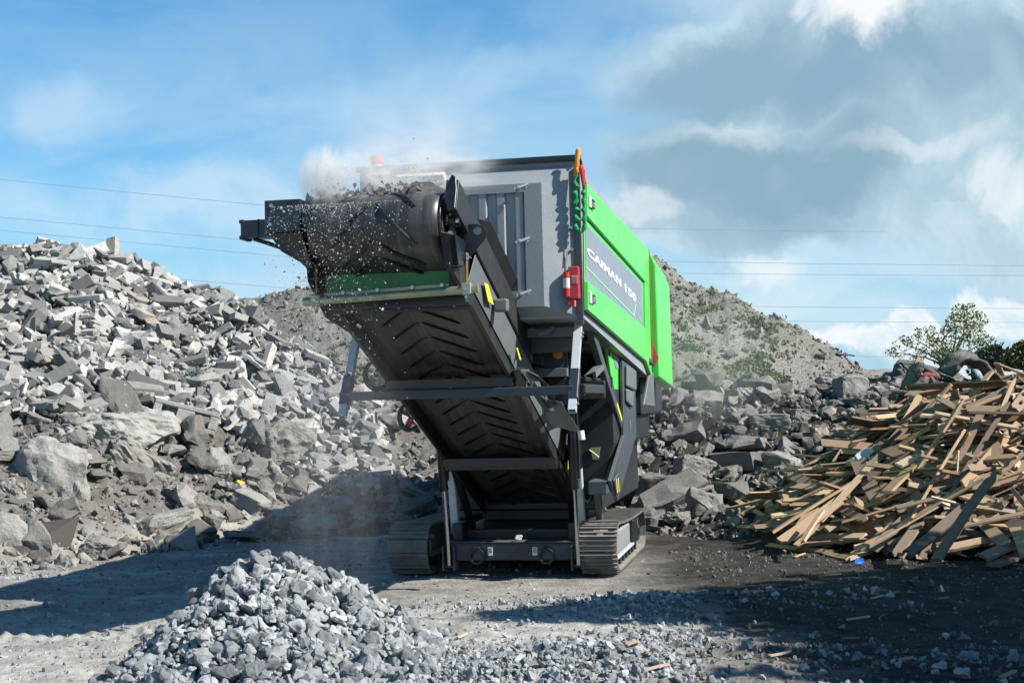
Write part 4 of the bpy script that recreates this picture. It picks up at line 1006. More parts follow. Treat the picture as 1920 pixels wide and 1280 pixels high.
# ---- the heap of broken pavers on the left
def foot(x, y): return np.interp(960 + FPX * x / y, _K[:, 0], _K[:, 3])
def crest(x, y): return np.interp(960 + FPX * x / y, _K[:, 0], _K[:, 2])
def acc_heap(x, y):
    c = 960 + FPX * x / y; t = (y - foot(x, y)) / (crest(x, y) - foot(x, y))
    lo = np.interp(c, [-300, 0, 300, 420, 600, 700], [.45, .42, .36, .42, .30, .25])
    return np.where((c > -260) & (c < 720) & (t > lo) & (t < 1.12), 1.0, 0.0)
xy = scatter(rs, 6800, (-13.5, -1.5), (17, 27), acc_heap)
sz = np.clip(rs.lognormal(math.log(.18), .40, len(xy)), .07, .42)
def where_heap(px, py):
    cr = np.interp(px, _K[:, 0], _K[:, 1]); t = (py - cr) / (830 - cr)
    v = 'at the crest' if t < .12 else ('on the upper slope' if t < .4 else ('halfway down' if t < .72 else 'low on the slope'))
    h = 'far left of' if px < 130 else ('left part of' if px < 290 else ('middle of' if px < 430 else ('right part of' if px < 560 else 'right tail of')))
    return f'{v}, {h} the paver heap'
lay('concrete_chunk', 'concrete chunk', 'broken pavers and chunks on the left heap', BLOCKS, xy, sz, conc_tone(len(xy), rs, .001), rs, M['conc_o'], M['conc_a'], 'rubble', where_heap, tw, 300, align=.62, sink=.20, jitter=.38, lift=rs.uniform(0, .12, len(xy)))

# ---- soiled rubble of the bank: below the heap, behind the machine and along the ridge to the right
def acc_bank(x, y):
    c = 960 + FPX * x / y; t = (y - foot(x, y)) / (crest(x, y) - foot(x, y))
    hi = np.interp(c, [-300, 0, 300, 420, 600, 700, 760], [.50, .47, .42, .46, .36, .5, 1.15])
    d = np.where(t < .25, .45, .8) * (.35 + .9 * (fbm(x * .7, y * .7, 2, 2) > -.15)); d = np.where((t > .85), 1.0, d)
    return np.where((c > -260) & (c < 2150) & (t > -.12) & (t < hi), np.clip(d, 0, 1), 0.0)
xy = scatter(rs, 3300, (-13.5, 11), (14.5, 26), acc_bank)
sz = np.clip(rs.lognormal(math.log(.165), .55, len(xy)), .07, .72)
def where_bank(px, py):
    if px < 700:
        v = 'near the ground' if py > 950 else ('halfway up' if py > 870 else 'high up')
        return f'{v} on the bank below the paver heap' + (', left' if px < 200 else (', middle' if px < 450 else ', right'))
    if px < 1180: return 'on the bank behind the machine' + (', left of the conveyor' if px < 900 else ', under the hopper')
    v = 'near the ground' if py > 930 else ('halfway up' if py > 830 else ('high up' if py > 760 else 'on the crest'))
    return f'{v} of the bank' + (', right of the machine' if px < 1330 else (', between machine and planks' if px < 1520 else ', beside the plank pile'))
lay('rubble_rock', 'rock', 'soiled rubble rocks on the bank', ROCKS, xy, sz, np.clip(rs.beta(2, 2.2, len(xy)) * .9, 0, .9), rs, M['rock_o'], M['rock_a'], 'rubble_bank', where_bank, lambda t: 'dark' if t < .3 else ('grey' if t < .55 else 'pale grey'), 300, align=.5, sink=.16)

# ---- crushed stone heap in the foreground
def acc_pile(x, y):
    r = np.sqrt((x + 1.60) ** 2 + (y - 9.15) ** 2)
    h = landH(x, y, False); return np.where((h > .02) & (y < 10.4) & (y > 7.2) & (x < -.5) & (x > -3.8), 1.0, 0.0)
xy = scatter(rs, 4600, (-3.8, -.5), (7.2, 10.5), acc_pile)
sz = np.clip(rs.lognormal(math.log(.060), .40, len(xy)), .025, .16)
def where_pile(px, py):
    v = 'at the tip' if py < 1060 else ('upper part' if py < 1120 else ('middle' if py < 1190 else 'bottom'))
    h = 'left side' if px < 400 else ('centre left' if px < 530 else ('centre right' if px < 660 else 'right side'))
    return f'{v}, {h} of the crushed stone heap'
lay('crushed_stone', 'stone', 'crushed stones of the foreground heap', CRUSH, xy, sz, np.clip(rs.beta(2.2, 1.7, len(xy)) * .88, 0, .88), rs, M['crsh_o'], M['crsh_a'], 'crushed_stone_filling', where_pile, lambda t: 'dark' if t < .35 else ('bluish grey' if t < .6 else 'pale'), 300, align=.2, sink=.25, lift=rs.uniform(0, .05, len(xy)))

# ---- gravel over the ground (stuff)
def gravel(n, xr, yr, acc, med, sig, name, mt, lo=.008, hi=.12, shapes=PEBB, tone=None, sink=.15):
    xy = scatter(rs, n, xr, yr, acc); x, y = xy.T; z = landH(x, y); s = np.clip(rs.lognormal(math.log(med), sig, n), lo, hi)
    Rm = rotm(rs.uniform(-3.1, 3.1, (n, 3))); scl = s[:, None] * rs.uniform(.75, 1.2, (n, 3))
    t = np.clip(rs.beta(2.5, 2, n) * .9, 0, .9) if tone is None else tone(n)
    o = merged(name, shapes, np.stack([x, y, z + s * sink], -1), Rm, scl, t, mt, rs.randint(0, len(shapes), n)); tag(o, kind='stuff'); return o
def acc_g(x, y):
    near = np.exp(-((x - .2) / 1.3) ** 2 - ((y - 8.4) / .9) ** 2) * 1.0 + np.exp(-((x - 2.2) / 1.6) ** 2 - ((y - 8.3) / 1.4) ** 2) * .8 + .8 * np.exp(-((x - 1.5) / 1.5) ** 2 - ((y - 11.7) / .6) ** 2)
    r = .10 + .22 * (x > .8) + .35 * sstep(.0, .6, fbm(x * .8, y * .8, 4, 3)) * (x > -.5)
    r = np.where((np.abs(x - .05) < 1.6) & (y > 12.5) & (y < 17.5), .03, r)
    return np.clip(near + r, 0, 1)
soil_shade_side = lambda x, y: sstep(.45, 1.3, x + .6 * fbm(x, y, 6, 2))
gravel(12000, (-6.5, 4), (7.3, 18.5), lambda x, y: acc_g(x, y) * (1 - soil_shade_side(x, y)), .024, .5, 'gravel', M['crsh_a'])
gravel(9000, (-.5, 8), (7.3, 16), lambda x, y: acc_g(x, y) * soil_shade_side(x, y), .021, .55, 'shade_soil_gravel', M['rock_a'], tone=lambda n: np.clip(rs.beta(1.4, 3.2, n), 0, .9))  # soil-covered gravel, tones lowered further to paint in the shade at right
gravel(1900, (-1.2, 3.5), (7.4, 12.2), lambda x, y: np.clip(acc_g(x, y) - .35, 0, 1) * (1 - .96 * soil_shade_side(x, y)), .05, .35, 'coarse_gravel', M['crsh_a'], .02, .12, [c for _, c in CRUSH[:5]])
gravel(6000, (-13.5, -1.5), (17, 27), acc_heap, .055, .5, 'paver_fragments', M['conc_a'], .02, .15, [c for _, c in BLOCKS[:7]], sink=.6)
gravel(2600, (-2.6, -.3), (7.9, 10.2), lambda x, y: np.where(landH(x, y, False) > .04, 1.0, 0.0), .022, .4, 'crushed_fines', M['crsh_a'], .01, .05, sink=.8)
gravel(14000, (-13, 11), (14, 26), lambda x, y: np.where(acc_heap(x, y) + acc_bank(x, y) > 0, 1.0, .0), .06, .5, 'rubble_grit', M['rock_a'], .02, .2)
gravel(24000, (-14, 14), (27, 46), lambda x, y: np.where(landH(x, y, False) > .3, 1.0, 0.0), .085, .5, 'mound_rubble', M['rock_a'], .04, .6)

# ------------------------------------------------------------------ boulders and slabs one can pick out
def boulder(name, px, py, w, h, label, cat='boulder', tone=.5, rot=0, seed=1, depth=.75, kind='ang', mt=None, rough=.075, push=.15, sub=4, roll=0):
    p = hit(px, py, .05); d = (p - CAM).length; W = w / FPX * d; Hh = h / FPX * d
    co, fa = (v_angular(seed, (1, depth, 1), 20, 0, 0, .3) if kind == 'ang' else v_block(seed, (1, depth, 1), .22))
    co, fa = hull([tuple(c) for c in co], 0)
    bm = bmesh.new(); vs = [bm.verts.new(c) for c in co]; [bm.faces.new([vs[i] for i in f]) for f in fa]
    for _ in range(sub): bmesh.ops.subdivide_edges(bm, edges=bm.edges, cuts=1, use_grid_fill=True)
    bmesh.ops.triangulate(bm, faces=bm.faces)
    for _ in range(2): bmesh.ops.smooth_vert(bm, verts=bm.verts, factor=.5, use_axis_x=True, use_axis_y=True, use_axis_z=True)
    bm.normal_update(); co = np.array([v.co[:] for v in bm.verts]); nr = np.array([v.normal[:] for v in bm.verts]); fa = np.array([[v.index for v in f.verts] for f in bm.faces]); bm.free()
    k = 1 / max(W, .25)
    rough = rough * 1.25 + .01
    dsp = fbm(co[:, 0] * 2.2 + seed, co[:, 1] * 2.2, co[:, 2] * 2.2, 3) * rough + np.abs(fbm(co[:, 0] * 7 + seed, co[:, 1] * 7, co[:, 2] * 7 + 3, 3)) * -rough * .45 + fbm(co[:, 0] * 19, co[:, 1] * 19, co[:, 2] * 19, 2) * rough * .22
    co = co + nr * dsp[:, None]; co = co * np.array([W, W * .9, Hh])
    me = mesh_np(name, co, fa, mt or M['bould'], True)
    try: me.set_sharp_from_angle(angle=R(30))
    except Exception: pass
    o = link(name, me); o.location = p + Vector((0, W * push, 0)); o.rotation_euler = (R(roll), R(rot), R(seed * 37 % 60 - 30)); o.color = (tone, 0, 0, 1)
    tag(o, label, cat); return o
boulder('boulder', 205, 815, 215, 120, 'huge pale lumpy boulder with a red mark, below the pavers on the left', tone=.8, rot=8, seed=1)
boulder('boulder', 95, 905, 165, 175, 'tall rounded concrete boulder at the far left, above the dark board', tone=.7, rot=-12, seed=2, rough=.055)
boulder('boulder', 255, 880, 100, 62, 'oblong rough boulder leaning between the two big left boulders and the slope', tone=.55, rot=32, seed=3, kind='blk')
boulder('boulder', 515, 850, 185, 120, 'huge soil covered slab standing tilted left of the conveyor', tone=.42, rot=-28, seed=4, rough=.06)
boulder('boulder', 615, 905, 130, 88, 'rough soil caked boulder between the tilted slab and the left track', tone=.35, rot=5, seed=5, rough=.12)
boulder('boulder', 385, 962, 76, 82, 'dark egg shaped boulder at the edge of the machine shadow', tone=.3, rot=6, seed=6, rough=.04)
boulder('concrete_slab', 205, 1028, 118, 44, 'flat grey slab lying in the shadow left of the stone heap', 'slab', tone=.6, rot=8, seed=7, rough=.03, depth=.8)
boulder('concrete_slab', 14, 1015, 70, 120, 'upright rounded slab in shadow at the left edge', 'slab', tone=.62, rot=0, seed=8, rough=.02, depth=.5)
boulder('boulder', 330, 925, 80, 56, 'soil stained rock between the egg shaped boulder and the oblong one', tone=.4, rot=14, seed=41, rough=.06)
boulder('concrete_slab', 300, 985, 96, 38, 'broken slab lying on the low rubble left of the egg shaped boulder', 'slab', tone=.7, rot=-10, seed=42, kind='blk', rough=.03)
boulder('boulder', 690, 890, 84, 70, 'grey rock on the bank between the crossbar and the left track', tone=.45, rot=-8, seed=43, rough=.07)
boulder('boulder', 20, 925, 52, 60, 'small round boulder at the left edge beside the tall one', tone=.6, seed=9)
boulder('boulder', 40, 770, 80, 90, 'brown stained concrete lump at the left edge below the pavers', tone=.93, seed=10, rough=.05)
boulder('boulder', 130, 868, 70, 60, 'pale rounded boulder between the two huge ones on the left', tone=.75, seed=11)
boulder('concrete_slab', 330, 610, 0.01 + 52, 40, 'disc-like dark slab half sunk in the middle of the paver heap', 'slab', tone=.35, rot=-20, seed=12, rough=.01)
boulder('boulder', 470, 945, 60, 34, 'brick shaped block at the foot of the tilted slab', tone=.62, rot=20, seed=13, kind='blk', rough=.03)
boulder('boulder', 570, 995, 44, 42, 'pale square block on the ground behind the stone heap', tone=.85, rot=-5, seed=14, kind='blk', rough=.03)
boulder('boulder', 1243, 922, 78, 56, 'dark block with a flat top beside the right track', tone=.2, rot=6, seed=15, kind='blk', rough=.04)
boulder('boulder', 1302, 884, 62, 46, 'grey wedge shaped block above the dark block near the right track', tone=.55, rot=15, seed=16, kind='blk', rough=.04)
boulder('boulder', 1190, 900, 60, 55, 'pale angular rock just right of the leg plate of the machine', tone=.6, rot=10, seed=17, rough=.05)
boulder('boulder', 1365, 965, 60, 50, 'dark rock at the foot of the bank left of the planks', tone=.25, seed=18, rough=.05)
boulder('boulder', 1270, 975, 80, 40, 'rough low rock on the ground right of the track', tone=.4, seed=19, rough=.09)
boulder('concrete_slab', 1446, 793, 64, 30, 'oblong slab with a straight face in the middle of the right bank', 'slab', tone=.5, seed=20, kind='blk', rough=.03)
boulder('boulder', 1546, 820, 78, 58, 'brown cracked boulder between the bank crest and the planks', tone=.93, rot=5, seed=21, rough=.07)
boulder('boulder', 1498, 785, 60, 44, 'soil covered grey boulder left of the brown one', tone=.4, seed=22, rough=.06)
boulder('boulder', 1556, 722, 84, 54, 'bright white faced boulder on the crest of the right bank', tone=.85, rot=-10, seed=23, rough=.06)
boulder('boulder', 1598, 735, 54, 52, 'squared grey boulder just right of the white faced one', tone=.5, seed=24, kind='blk', rough=.04)
boulder('boulder', 1640, 712, 120, 48, 'broad soil topped slab on the crest near the leaning planks', tone=.4, seed=25, rough=.06)
boulder('boulder', 1630, 755, 90, 46, 'grey ridge boulder behind the top left of the planks', tone=.38, seed=26, rough=.06)
boulder('boulder', 1608, 780, 50, 42, 'small angular boulder left of the plank tops', tone=.55, seed=27)
boulder('boulder', 1598, 832, 60, 52, 'blocky brown boulder half behind the planks', tone=.9, seed=28, kind='blk', rough=.05)
boulder('boulder', 1700, 700, 62, 56, 'tall dark concrete lump standing behind the leaning planks', tone=.15, seed=29, rough=.09)
boulder('boulder', 1400, 745, 50, 40, 'small pale boulder on the crest above the oblong slab', tone=.6, seed=30)
boulder('boulder', 1468, 610, 16, 16, 'small pale block on the right flank of the far mound', tone=.9, seed=31, sub=2)

def hollow_block():
    p = hit(348, 792, .08); b = MB(); L, H_, D = .95, .34, .30
    t = .07
    b.bb(-L / 2, L / 2, -D / 2, D / 2, H_ / 2 - t, H_ / 2); b.bb(-L / 2, L / 2, -D / 2, D / 2, -H_ / 2, -H_ / 2 + t)
    for x0, x1 in ((-L / 2, -L / 2 + .12), (-.13, .13), (L / 2 - .12, L / 2)): b.bb(x0, x1, -D / 2, D / 2, -H_ / 2 + t + .001, H_ / 2 - t - .001)
    b.bb(-L / 2 + .13, L / 2 - .13, D / 2 - .06, D / 2 - .002, -H_ / 2 + t + .002, H_ / 2 - t - .002)
    o = b.build('hollow_block', M['conc_o'], None, .012); o.location = p + Vector((0, -.02, .06)); o.rotation_euler = (R(-14), R(16), R(6)); o.color = (.55, 0, 0, 1)
    tag(o, 'grey concrete block with two square holes low on the paver heap', 'concrete block')
hollow_block()

def ribbon(name, pts, w, th, mt, label, cat, side=Vector((1, 0, 0)), jag=0.0, curl=0.0, seed=0):
    """a sheet with thickness following a path"""
    P_ = []
    n = len(pts)
    for i in range(n - 1):
        for f in (0, .25, .5, .75): P_.append(pts[i].lerp(pts[i + 1], f))
    P_.append(pts[-1])
    for _ in range(3): P_ = [P_[0]] + [(P_[i - 1] + P_[i] * 2 + P_[i + 1]) / 4 for i in range(1, len(P_) - 1)] + [P_[-1]]
    r = random.Random(seed); co = []; m_ = 9
    for i, p in enumerate(P_):
        d = (P_[min(i + 1, len(P_) - 1)] - P_[max(i - 1, 0)]).normalized(); s_ = (side - d * side.dot(d)).normalized(); nn = d.cross(s_)
        for j in range(m_):
            u = j / (m_ - 1) - .5; e = jag * r.uniform(-1, 1) if j in (0, m_ - 1) else 0
            co.append(p + s_ * (u * w + e) + nn * (curl * (u * 2) ** 2 + .25 * jag * math.sin(i * 1.3 + j)))
    fs = [(i * m_ + j, i * m_ + j + 1, (i + 1) * m_ + j + 1, (i + 1) * m_ + j) for i in range(len(P_) - 1) for j in range(m_ - 1)]
    b = MB(); b.add(co, fs); o = b.build(name, mt, None, 0, True); sd = o.modifiers.new('t', 'SOLIDIFY'); sd.thickness = th; sd.offset = 0
    return tag(o, label, cat)
def cloth(name, col, rough=.8, dust=.5):
    m, T, b = mat(name); g = T.node('ShaderNodeTexCoord').outputs['Object']; n = T.noise(g, 4, 6, .65); n2 = T.noise(g, 30, 4, .6)
    base_colour(T, b, T.mix(T.math('MULTIPLY', T.smooth(n, .4, .7), dust), col, (.26, .245, .22))); b.inputs['Roughness'].default_value = rough
    bump(T, b, T.math('ADD', n, n2), .6, .03); return m
M['rubber'] = cloth('dirty_rubber', (.035, .045, .052), .6, .3); M['carpet'] = cloth('muddy_carpet', (.075, .068, .062), .9, .55)
ribbon('rubber_strip', [hit(x, y, .16) for x, y in ((276, 588), (305, 606), (332, 632), (350, 662), (360, 702))], .26, .02, M['rubber'], 'dark curved rubber strip lying down the paver heap', 'rubber strip', Vector((1, 0, .1)), .01)
def at(x, y, d):
    r_ = fw + rt * ((x - 960) / FPX) - up * ((y - 640) / FPX); return CAM + r_ * (d / r_.y)
ribbon('carpet', [at(x, y, 18.3) for x, y in ((1690, 740), (1703, 700), (1722, 677), (1745, 690), (1768, 706), (1790, 712), (1800, 725))], .45, .03, M['carpet'], 'muddy folded carpet arched over the top of the planks', 'carpet', Vector((0, 1, .15)), .05, -.06, 2)
ribbon('carpet', [at(x, y, 18.0) for x, y in ((1782, 704), (1797, 683), (1818, 675), (1838, 692), (1858, 715), (1885, 732), (1915, 742))], .5, .04, M['carpet'], 'dark curling carpet sheet at the top right behind the planks', 'carpet', Vector((0, 1, .25)), .05, .09, 4)
ribbon('plastic_sheet', [at(x, y, 19.5) for x, y in ((1840, 716), (1870, 712), (1905, 716), (1960, 715))], .7, .01, cloth('pale_plastic', (.45, .47, .42), .5, .3), 'pale plastic sheet lying behind the curling carpet', 'plastic sheet', Vector((0, 1, .4)), .06, .03, 5)
ribbon('rag', [at(x, y, 17.3) for x, y in ((1728, 706), (1738, 700), (1752, 702), (1756, 712))], .12, .01, flat('red_cloth', (.45, .04, .04), .9), 'small red rag under the arched carpet', 'rag', Vector((0, 1, .3)), .02)
ribbon('plastic_bag', [hit(x, y, .14) for x, y in ((1610, 868), (1622, 855), (1640, 850), (1655, 856))], .16, .01, cloth('clear_plastic', (.55, .58, .60), .3, .2), 'crumpled clear plastic bag on the plank pile', 'plastic bag', Vector((0, 1, .6)), .03, .04, 6)

# dark board and a stick in the shade at the far left
b = MB(); a0, a1, a2, a3 = hit(40, 985, .12), hit(148, 968, .16), hit(132, 1022, .02), hit(22, 1040, .02)
b.prism([a0, a1, a2, a3], (0, .03, .0)); o = b.build('board', flat('dark_board', (.045, .035, .028), .8)); tag(o, 'dark flat board leaning on rubble in shadow at the far left', 'board')
# rebar hooks on the skyline
def rebar(pts, label, d=24.0, r=.012):
    b = MB(); P_ = [at(x, y, d) for x, y in pts]; b.tube(P_, r, 6); o = b.build('rebar', flat('rusty_steel', (.07, .05, .04), .7)); tag(o, label, 'rebar')
rebar([(1611, 697), (1598, 684), (1583, 668), (1590, 665), (1603, 667)], 'bent rebar hook sticking up from the foot of the far mound')
rebar([(1600, 689), (1605, 686), (1611, 690), (1607, 697)], 'small rebar loop beside the bent hook')
rebar([(1645, 704), (1650, 699), (1657, 696)], 'short rebar stub left of the tall dark lump')

# ------------------------------------------------------------------ the plank pile
def plank_mesh(seed):
    r = random.Random(seed); nx, ny = 9, 4; co = []; bow = r.uniform(-.5, .5)
    endA = [r.uniform(0, .07) if r.random() < .6 else 0 for _ in range(ny + 1)]; endB = [r.uniform(0, .09) if r.random() < .5 else 0 for _ in range(ny + 1)]
    for side in (-.5, .5):
        for i in range(nx + 1):
            for j in range(ny + 1):
                x = -.5 + i / nx
                if i == 0: x += endA[j]
                if i == nx: x -= endB[j]
                co.append((x, -.5 + j / ny + .03 * math.sin(i + seed), side + bow * math.sin(math.pi * i / nx)))
    f = []; W = ny + 1; S = (nx + 1) * W
    for i in range(nx):
        for j in range(ny): a = i * W + j; f.append((a, a + 1, a + W + 1, a + W)); f.append((S + a, S + a + W, S + a + W + 1, S + a + 1))
        a = i * W; f.append((a, a + W, S + a + W, S + a)); a = i * W + ny; f.append((a, S + a, S + a + W, a + W))
    for j in range(ny): f.append((j, S + j, S + j + 1, j + 1)); a = nx * W + j; f.append((a, a + 1, S + a + 1, S + a))
    me = bpy.data.meshes.new('plank'); me.from_pydata(co, [], f); me.update()
    bm = bmesh.new(); bm.from_mesh(me); bmesh.ops.recalc_face_normals(bm, faces=bm.faces); bm.to_mesh(me); bm.free(); me.materials.append(M['wood_o']); return me
PM = [plank_mesh(i) for i in range(8)]
WG = 'sawn planks and battens of the wood pile'
def tone_w(t): return 'dark brown' if t < .2 else ('weathered grey brown' if t < .4 else ('tan' if t < .65 else ('orange tan' if t < .8 else 'pale fresh')))
def where_w(p):
    px, py, _ = project(tuple(p)); px, py = float(px), float(py)
    v = 'at the top' if py < 775 else ('upper part' if py < 850 else ('middle' if py < 930 else ('lower part' if py < 1000 else 'at the foot')))
    h = 'left end' if px < 1530 else ('left centre' if px < 1650 else ('centre' if px < 1770 else ('right centre' if px < 1870 else 'right end')))
    return f'{v}, {h} of the wood pile'
def plank(A, B_, w, t, tone, roll=0.0, mi=0, label=None, nrm=None):
    A, B_ = Vector(A), Vector(B_); d = B_ - A; L = d.length; d.normalize(); n = Vector(nrm) if nrm is not None else Vector((-.35, -.65, .75)); n = (n - d * n.dot(d)).normalized()
    n.rotate(Quaternion(d, roll)); y = n.cross(d)
    o = bpy.data.objects.new('plank', PM[mi % 8]); COL.objects.link(o)
    m_ = Matrix((d * L, y * w, n * t)).transposed().to_4x4(); m_.translation = (A + B_) / 2; o.matrix_world = m_; o.color = (tone, 0, 0, 1)
    lw = 'short' if L < .6 else ('long' if L > 1.35 else 'medium'); ww = 'thin batten' if w < .06 else ('plank' if w < .13 else 'wide board')
    tag(o, label or f'{lw} {tone_w(tone)} {ww}, {where_w((A + B_) / 2)}', 'plank', None if label else WG); return o
main = [  # ends in the photograph, width, tone, roll, lift
    (1727, 672, 1660, 808, .13, .45, 1.2, .10), (1791, 712, 1757, 775, .15, .62, .2, .10), (1690, 751, 1766, 746, .09, .72, .0, .16), (1766, 757, 1840, 728, .14, .70, .1, .16), (1752, 774, 1935, 806, .05, .92, .3, .30),
    (1644, 834, 1808, 912, .13, .42, 0, .22), (1655, 881, 1800, 938, .13, .50, .1, .20), (1648, 910, 1812, 955, .10, .72, .1, .22), (1606, 916, 1800, 955, .10, .60, .3, .16), (1607, 863, 1652, 950, .17, .40, 0, .25),
    (1436, 938, 1534, 888, .10, .66, .3, .12), (1436, 938, 1447, 956, .11, .66, .3, .10), (1376, 935, 1440, 971, .06, .82, .2, .10), (1440, 971, 1550, 942, .05, .80, .2, .10), (1444, 1000, 1628, 886, .13, .62, .9, .20),
    (1464, 1017, 1592, 926, .12, .52, .5, .14), (1383, 987, 1470, 994, .05, .74, 0, .03), (1437, 1021, 1562, 1035, .05, .85, 0, .03), (1498, 1020, 1683, 1010, .10, .50, .8, .10), (1562, 953, 1632, 938, .13, .60, .6, .24),
    (1583, 992, 1742, 988, .20, .68, -.3, .20), (1583, 990, 1592, 962, .09, .66, .5, .26), (1665, 987, 1684, 944, .11, .68, .3, .26), (1698, 944, 1760, 982, .11, .58, 0, .20), (1682, 1040, 1731, 970, .11, .40, 0, .14),
    (1701, 1040, 1808, 952, .10, .18, .3, .20), (1755, 1050, 1863, 890, .08, .30, .3, .40), (1795, 812, 1843, 886, .14, .66, 0, .20), (1761, 1030, 1935, 994, .11, .58, .2, .14), (1834, 971, 1886, 1022, .13, .52, 0, .18),
    (1842, 1046, 1935, 1006, .13, .38, 0, .12), (1860, 1060, 1935, 1030, .11, .36, 0, .06), (1826, 950, 1935, 967, .06, .90, .3, .24), (1482, 891, 1556, 918, .13, .38, 0, .14), (1492, 884, 1603, 869, .04, .88, .3, .16),
    (1612, 766, 1652, 818, .11, .36, 0, .14), (1637, 829, 1783, 802, .14, .50, .6, .18), (1842, 768, 1935, 717, .08, .60, .3, .14), (1852, 786, 1935, 742, .08, .72, .4, .18), (1489, 922, 1504, 972, .06, .5, 0, .10),
    (1504, 1016, 1542, 958, .06, .80, .4, .22), (1612, 1020, 1698, 1034, .05, .86, .2, .08), (1800, 985, 1826, 1022, .09, .55, 0, .14), (1740, 893, 1800, 860, .12, .55, .2, .15), (1704, 800, 1720, 742, .10, .82, .8, .14),
    (1668, 842, 1725, 742, .08, .72, .4, .14), (1690, 830, 1752, 742, .11, .64, .3, .12), (1640, 862, 1745, 800, .05, .70, .9, .20), (1700, 850, 1830, 790, .05, .76, .9, .22), (1585, 885, 1655, 812, .10, .60, .4, .10),
    (1560, 955, 1590, 880, .16, .46, .1, .10), (1880, 850, 1935, 870, .12, .70, 0, .16), (1860, 895, 1935, 925, .15, .44, 0, .18), (1800, 880, 1935, 905, .12, .48, 0, .14), (1840, 850, 1880, 905, .12, .34, 0, .20),
    (1520, 1000, 1605, 975, .10, .42, .3, .14), (1590, 1048, 1655, 1028, .05, .80, 0, .04), (1545, 1035, 1590, 1046, .06, .78, 0, .03), (1755, 1012, 1830, 965, .07, .62, .3, .18), (1900, 980, 1925, 1040, .11, .62, 0, .2)]
for i, (ax, ay, bx, by, w, tn, rl, lf) in enumerate(main):
    A = hit(ax, ay, lf); B_ = hit(bx, by, lf)
    if A.y - B_.y > 1.6: A = at(ax, ay, B_.y + .7)
    if B_.y - A.y > 1.6: B_ = at(bx, by, A.y + .7)
    plank(A, B_, w, .03 if w > .06 else .028, tn, rl * (1 if i % 2 else -1) * .8, i)
rw = np.random.RandomState(21); n_left = 300 - len(main); k = 0
def wood_dir():
    u = rw.rand()
    return rw.normal(R(24), R(30)) if u < .50 else (rw.normal(R(-25), R(25)) if u < .84 else rw.uniform(-math.pi / 2, math.pi / 2))
cand = []
while len(cand) < 1500:
    x = rw.uniform(2.9, 8.2); y = rw.uniform(13.9, 18.6); h = float(landH(x, y, False)); q = max(4.85 - x, 0) * .66 + max(16.3 - y, 0) * .56
    if 1.28 - q < .02 or x < 3.3: continue
    if x < 3.6 and y > 17.6: continue
    cand.append((x, y))
def wood_at(x, y, lo, hi, Lm):
    L = float(np.clip(rw.lognormal(math.log(Lm), .42), .25, 2.1)); ps = wood_dir(); d = Vector((math.cos(ps), math.sin(ps), 0)); c = Vector((x, y, 0))
    a, b_ = c - d * L / 2, c + d * L / 2
    za, zb = float(landH(a.x, a.y, False)), float(landH(b_.x, b_.y, False)); zc = float(landH(x, y, False))
    za = max(za, 0) ; zb = max(zb, 0); lift = rw.uniform(lo, hi); mid = max((za + zb) / 2, zc - .12)
    dz = (za + zb) / 2; a.z = za + mid - dz + lift + rw.normal(0, .11); b_.z = zb + mid - dz + lift + rw.normal(0, .11)
    if rw.rand() < .35: m_ = (a.z + b_.z) / 2; a.z = m_ + rw.normal(0, .10); b_.z = m_ + rw.normal(0, .10)
    a.z = max(a.z, .02); b_.z = max(b_.z, .02); return a, b_
tones = lambda: float(np.clip(rw.choice([rw.normal(.66, .12), rw.normal(.44, .08), rw.normal(.88, .06), rw.normal(.15, .08)], p=[.46, .28, .14, .12]), 0, 1))
vis = [c for c in cand if project((c[0], c[1], 1.0))[0] < 1990]
for (x, y) in vis[:n_left]:
    a, b_ = wood_at(x, y, .06, .30, .92); w = float(rw.choice([.045, .08, .10, .12, .15], p=[.28, .25, .24, .15, .08]))
    gx, gy = slope_frame(x, y); plank(a, b_, w, float(rw.uniform(.018, .032)), tones(), float(rw.normal(0, .45)), k, nrm=(-gx, -gy, 1)); k += 1
# deeper layers and splinters: one mesh
def wood_fill(n, lo, hi, Lm, wr, name, pts):
    V_, F_, T_ = [], [], []; k = 0
    for i in range(n):
        x, y = pts[i % len(pts)]; x += rw.uniform(-.2, .2); y += rw.uniform(-.2, .2)
        a, b_ = wood_at(x, y, lo, hi, Lm); d = (b_ - a); L = d.length; d.normalize(); nn = Vector((rw.normal(0, .5), -.4 + rw.normal(0, .5), 1)); nn = (nn - d * nn.dot(d)).normalized(); yy = nn.cross(d); w = rw.uniform(*wr); t = rw.uniform(.012, .03)
        if b_.z < .0: continue
        for sx in (-.5, .5):
            for sy in (-.5, .5):
                for sz in (-.5, .5): V_.append(tuple((a + b_) / 2 + d * L * (sx + rw.uniform(-.02, .02)) + yy * w * sy + nn * t * sz))
        F_ += [[q + k for q in f] for f in ((0, 1, 3, 2), (4, 6, 7, 5), (0, 4, 5, 1), (2, 3, 7, 6), (0, 2, 6, 4), (1, 5, 7, 3))]; T_ += [tones()] * 8; k += 8
    o = link(name, mesh_np(name, np.array(V_), np.array(F_), M['wood_a'], False, np.array(T_))); tag(o, kind='stuff')
wood_fill(1000, -.05, .10, .75, (.04, .13), 'wood_scraps', cand)
wood_fill(420, .03, .26, .28, (.012, .04), 'wood_splinters', cand)
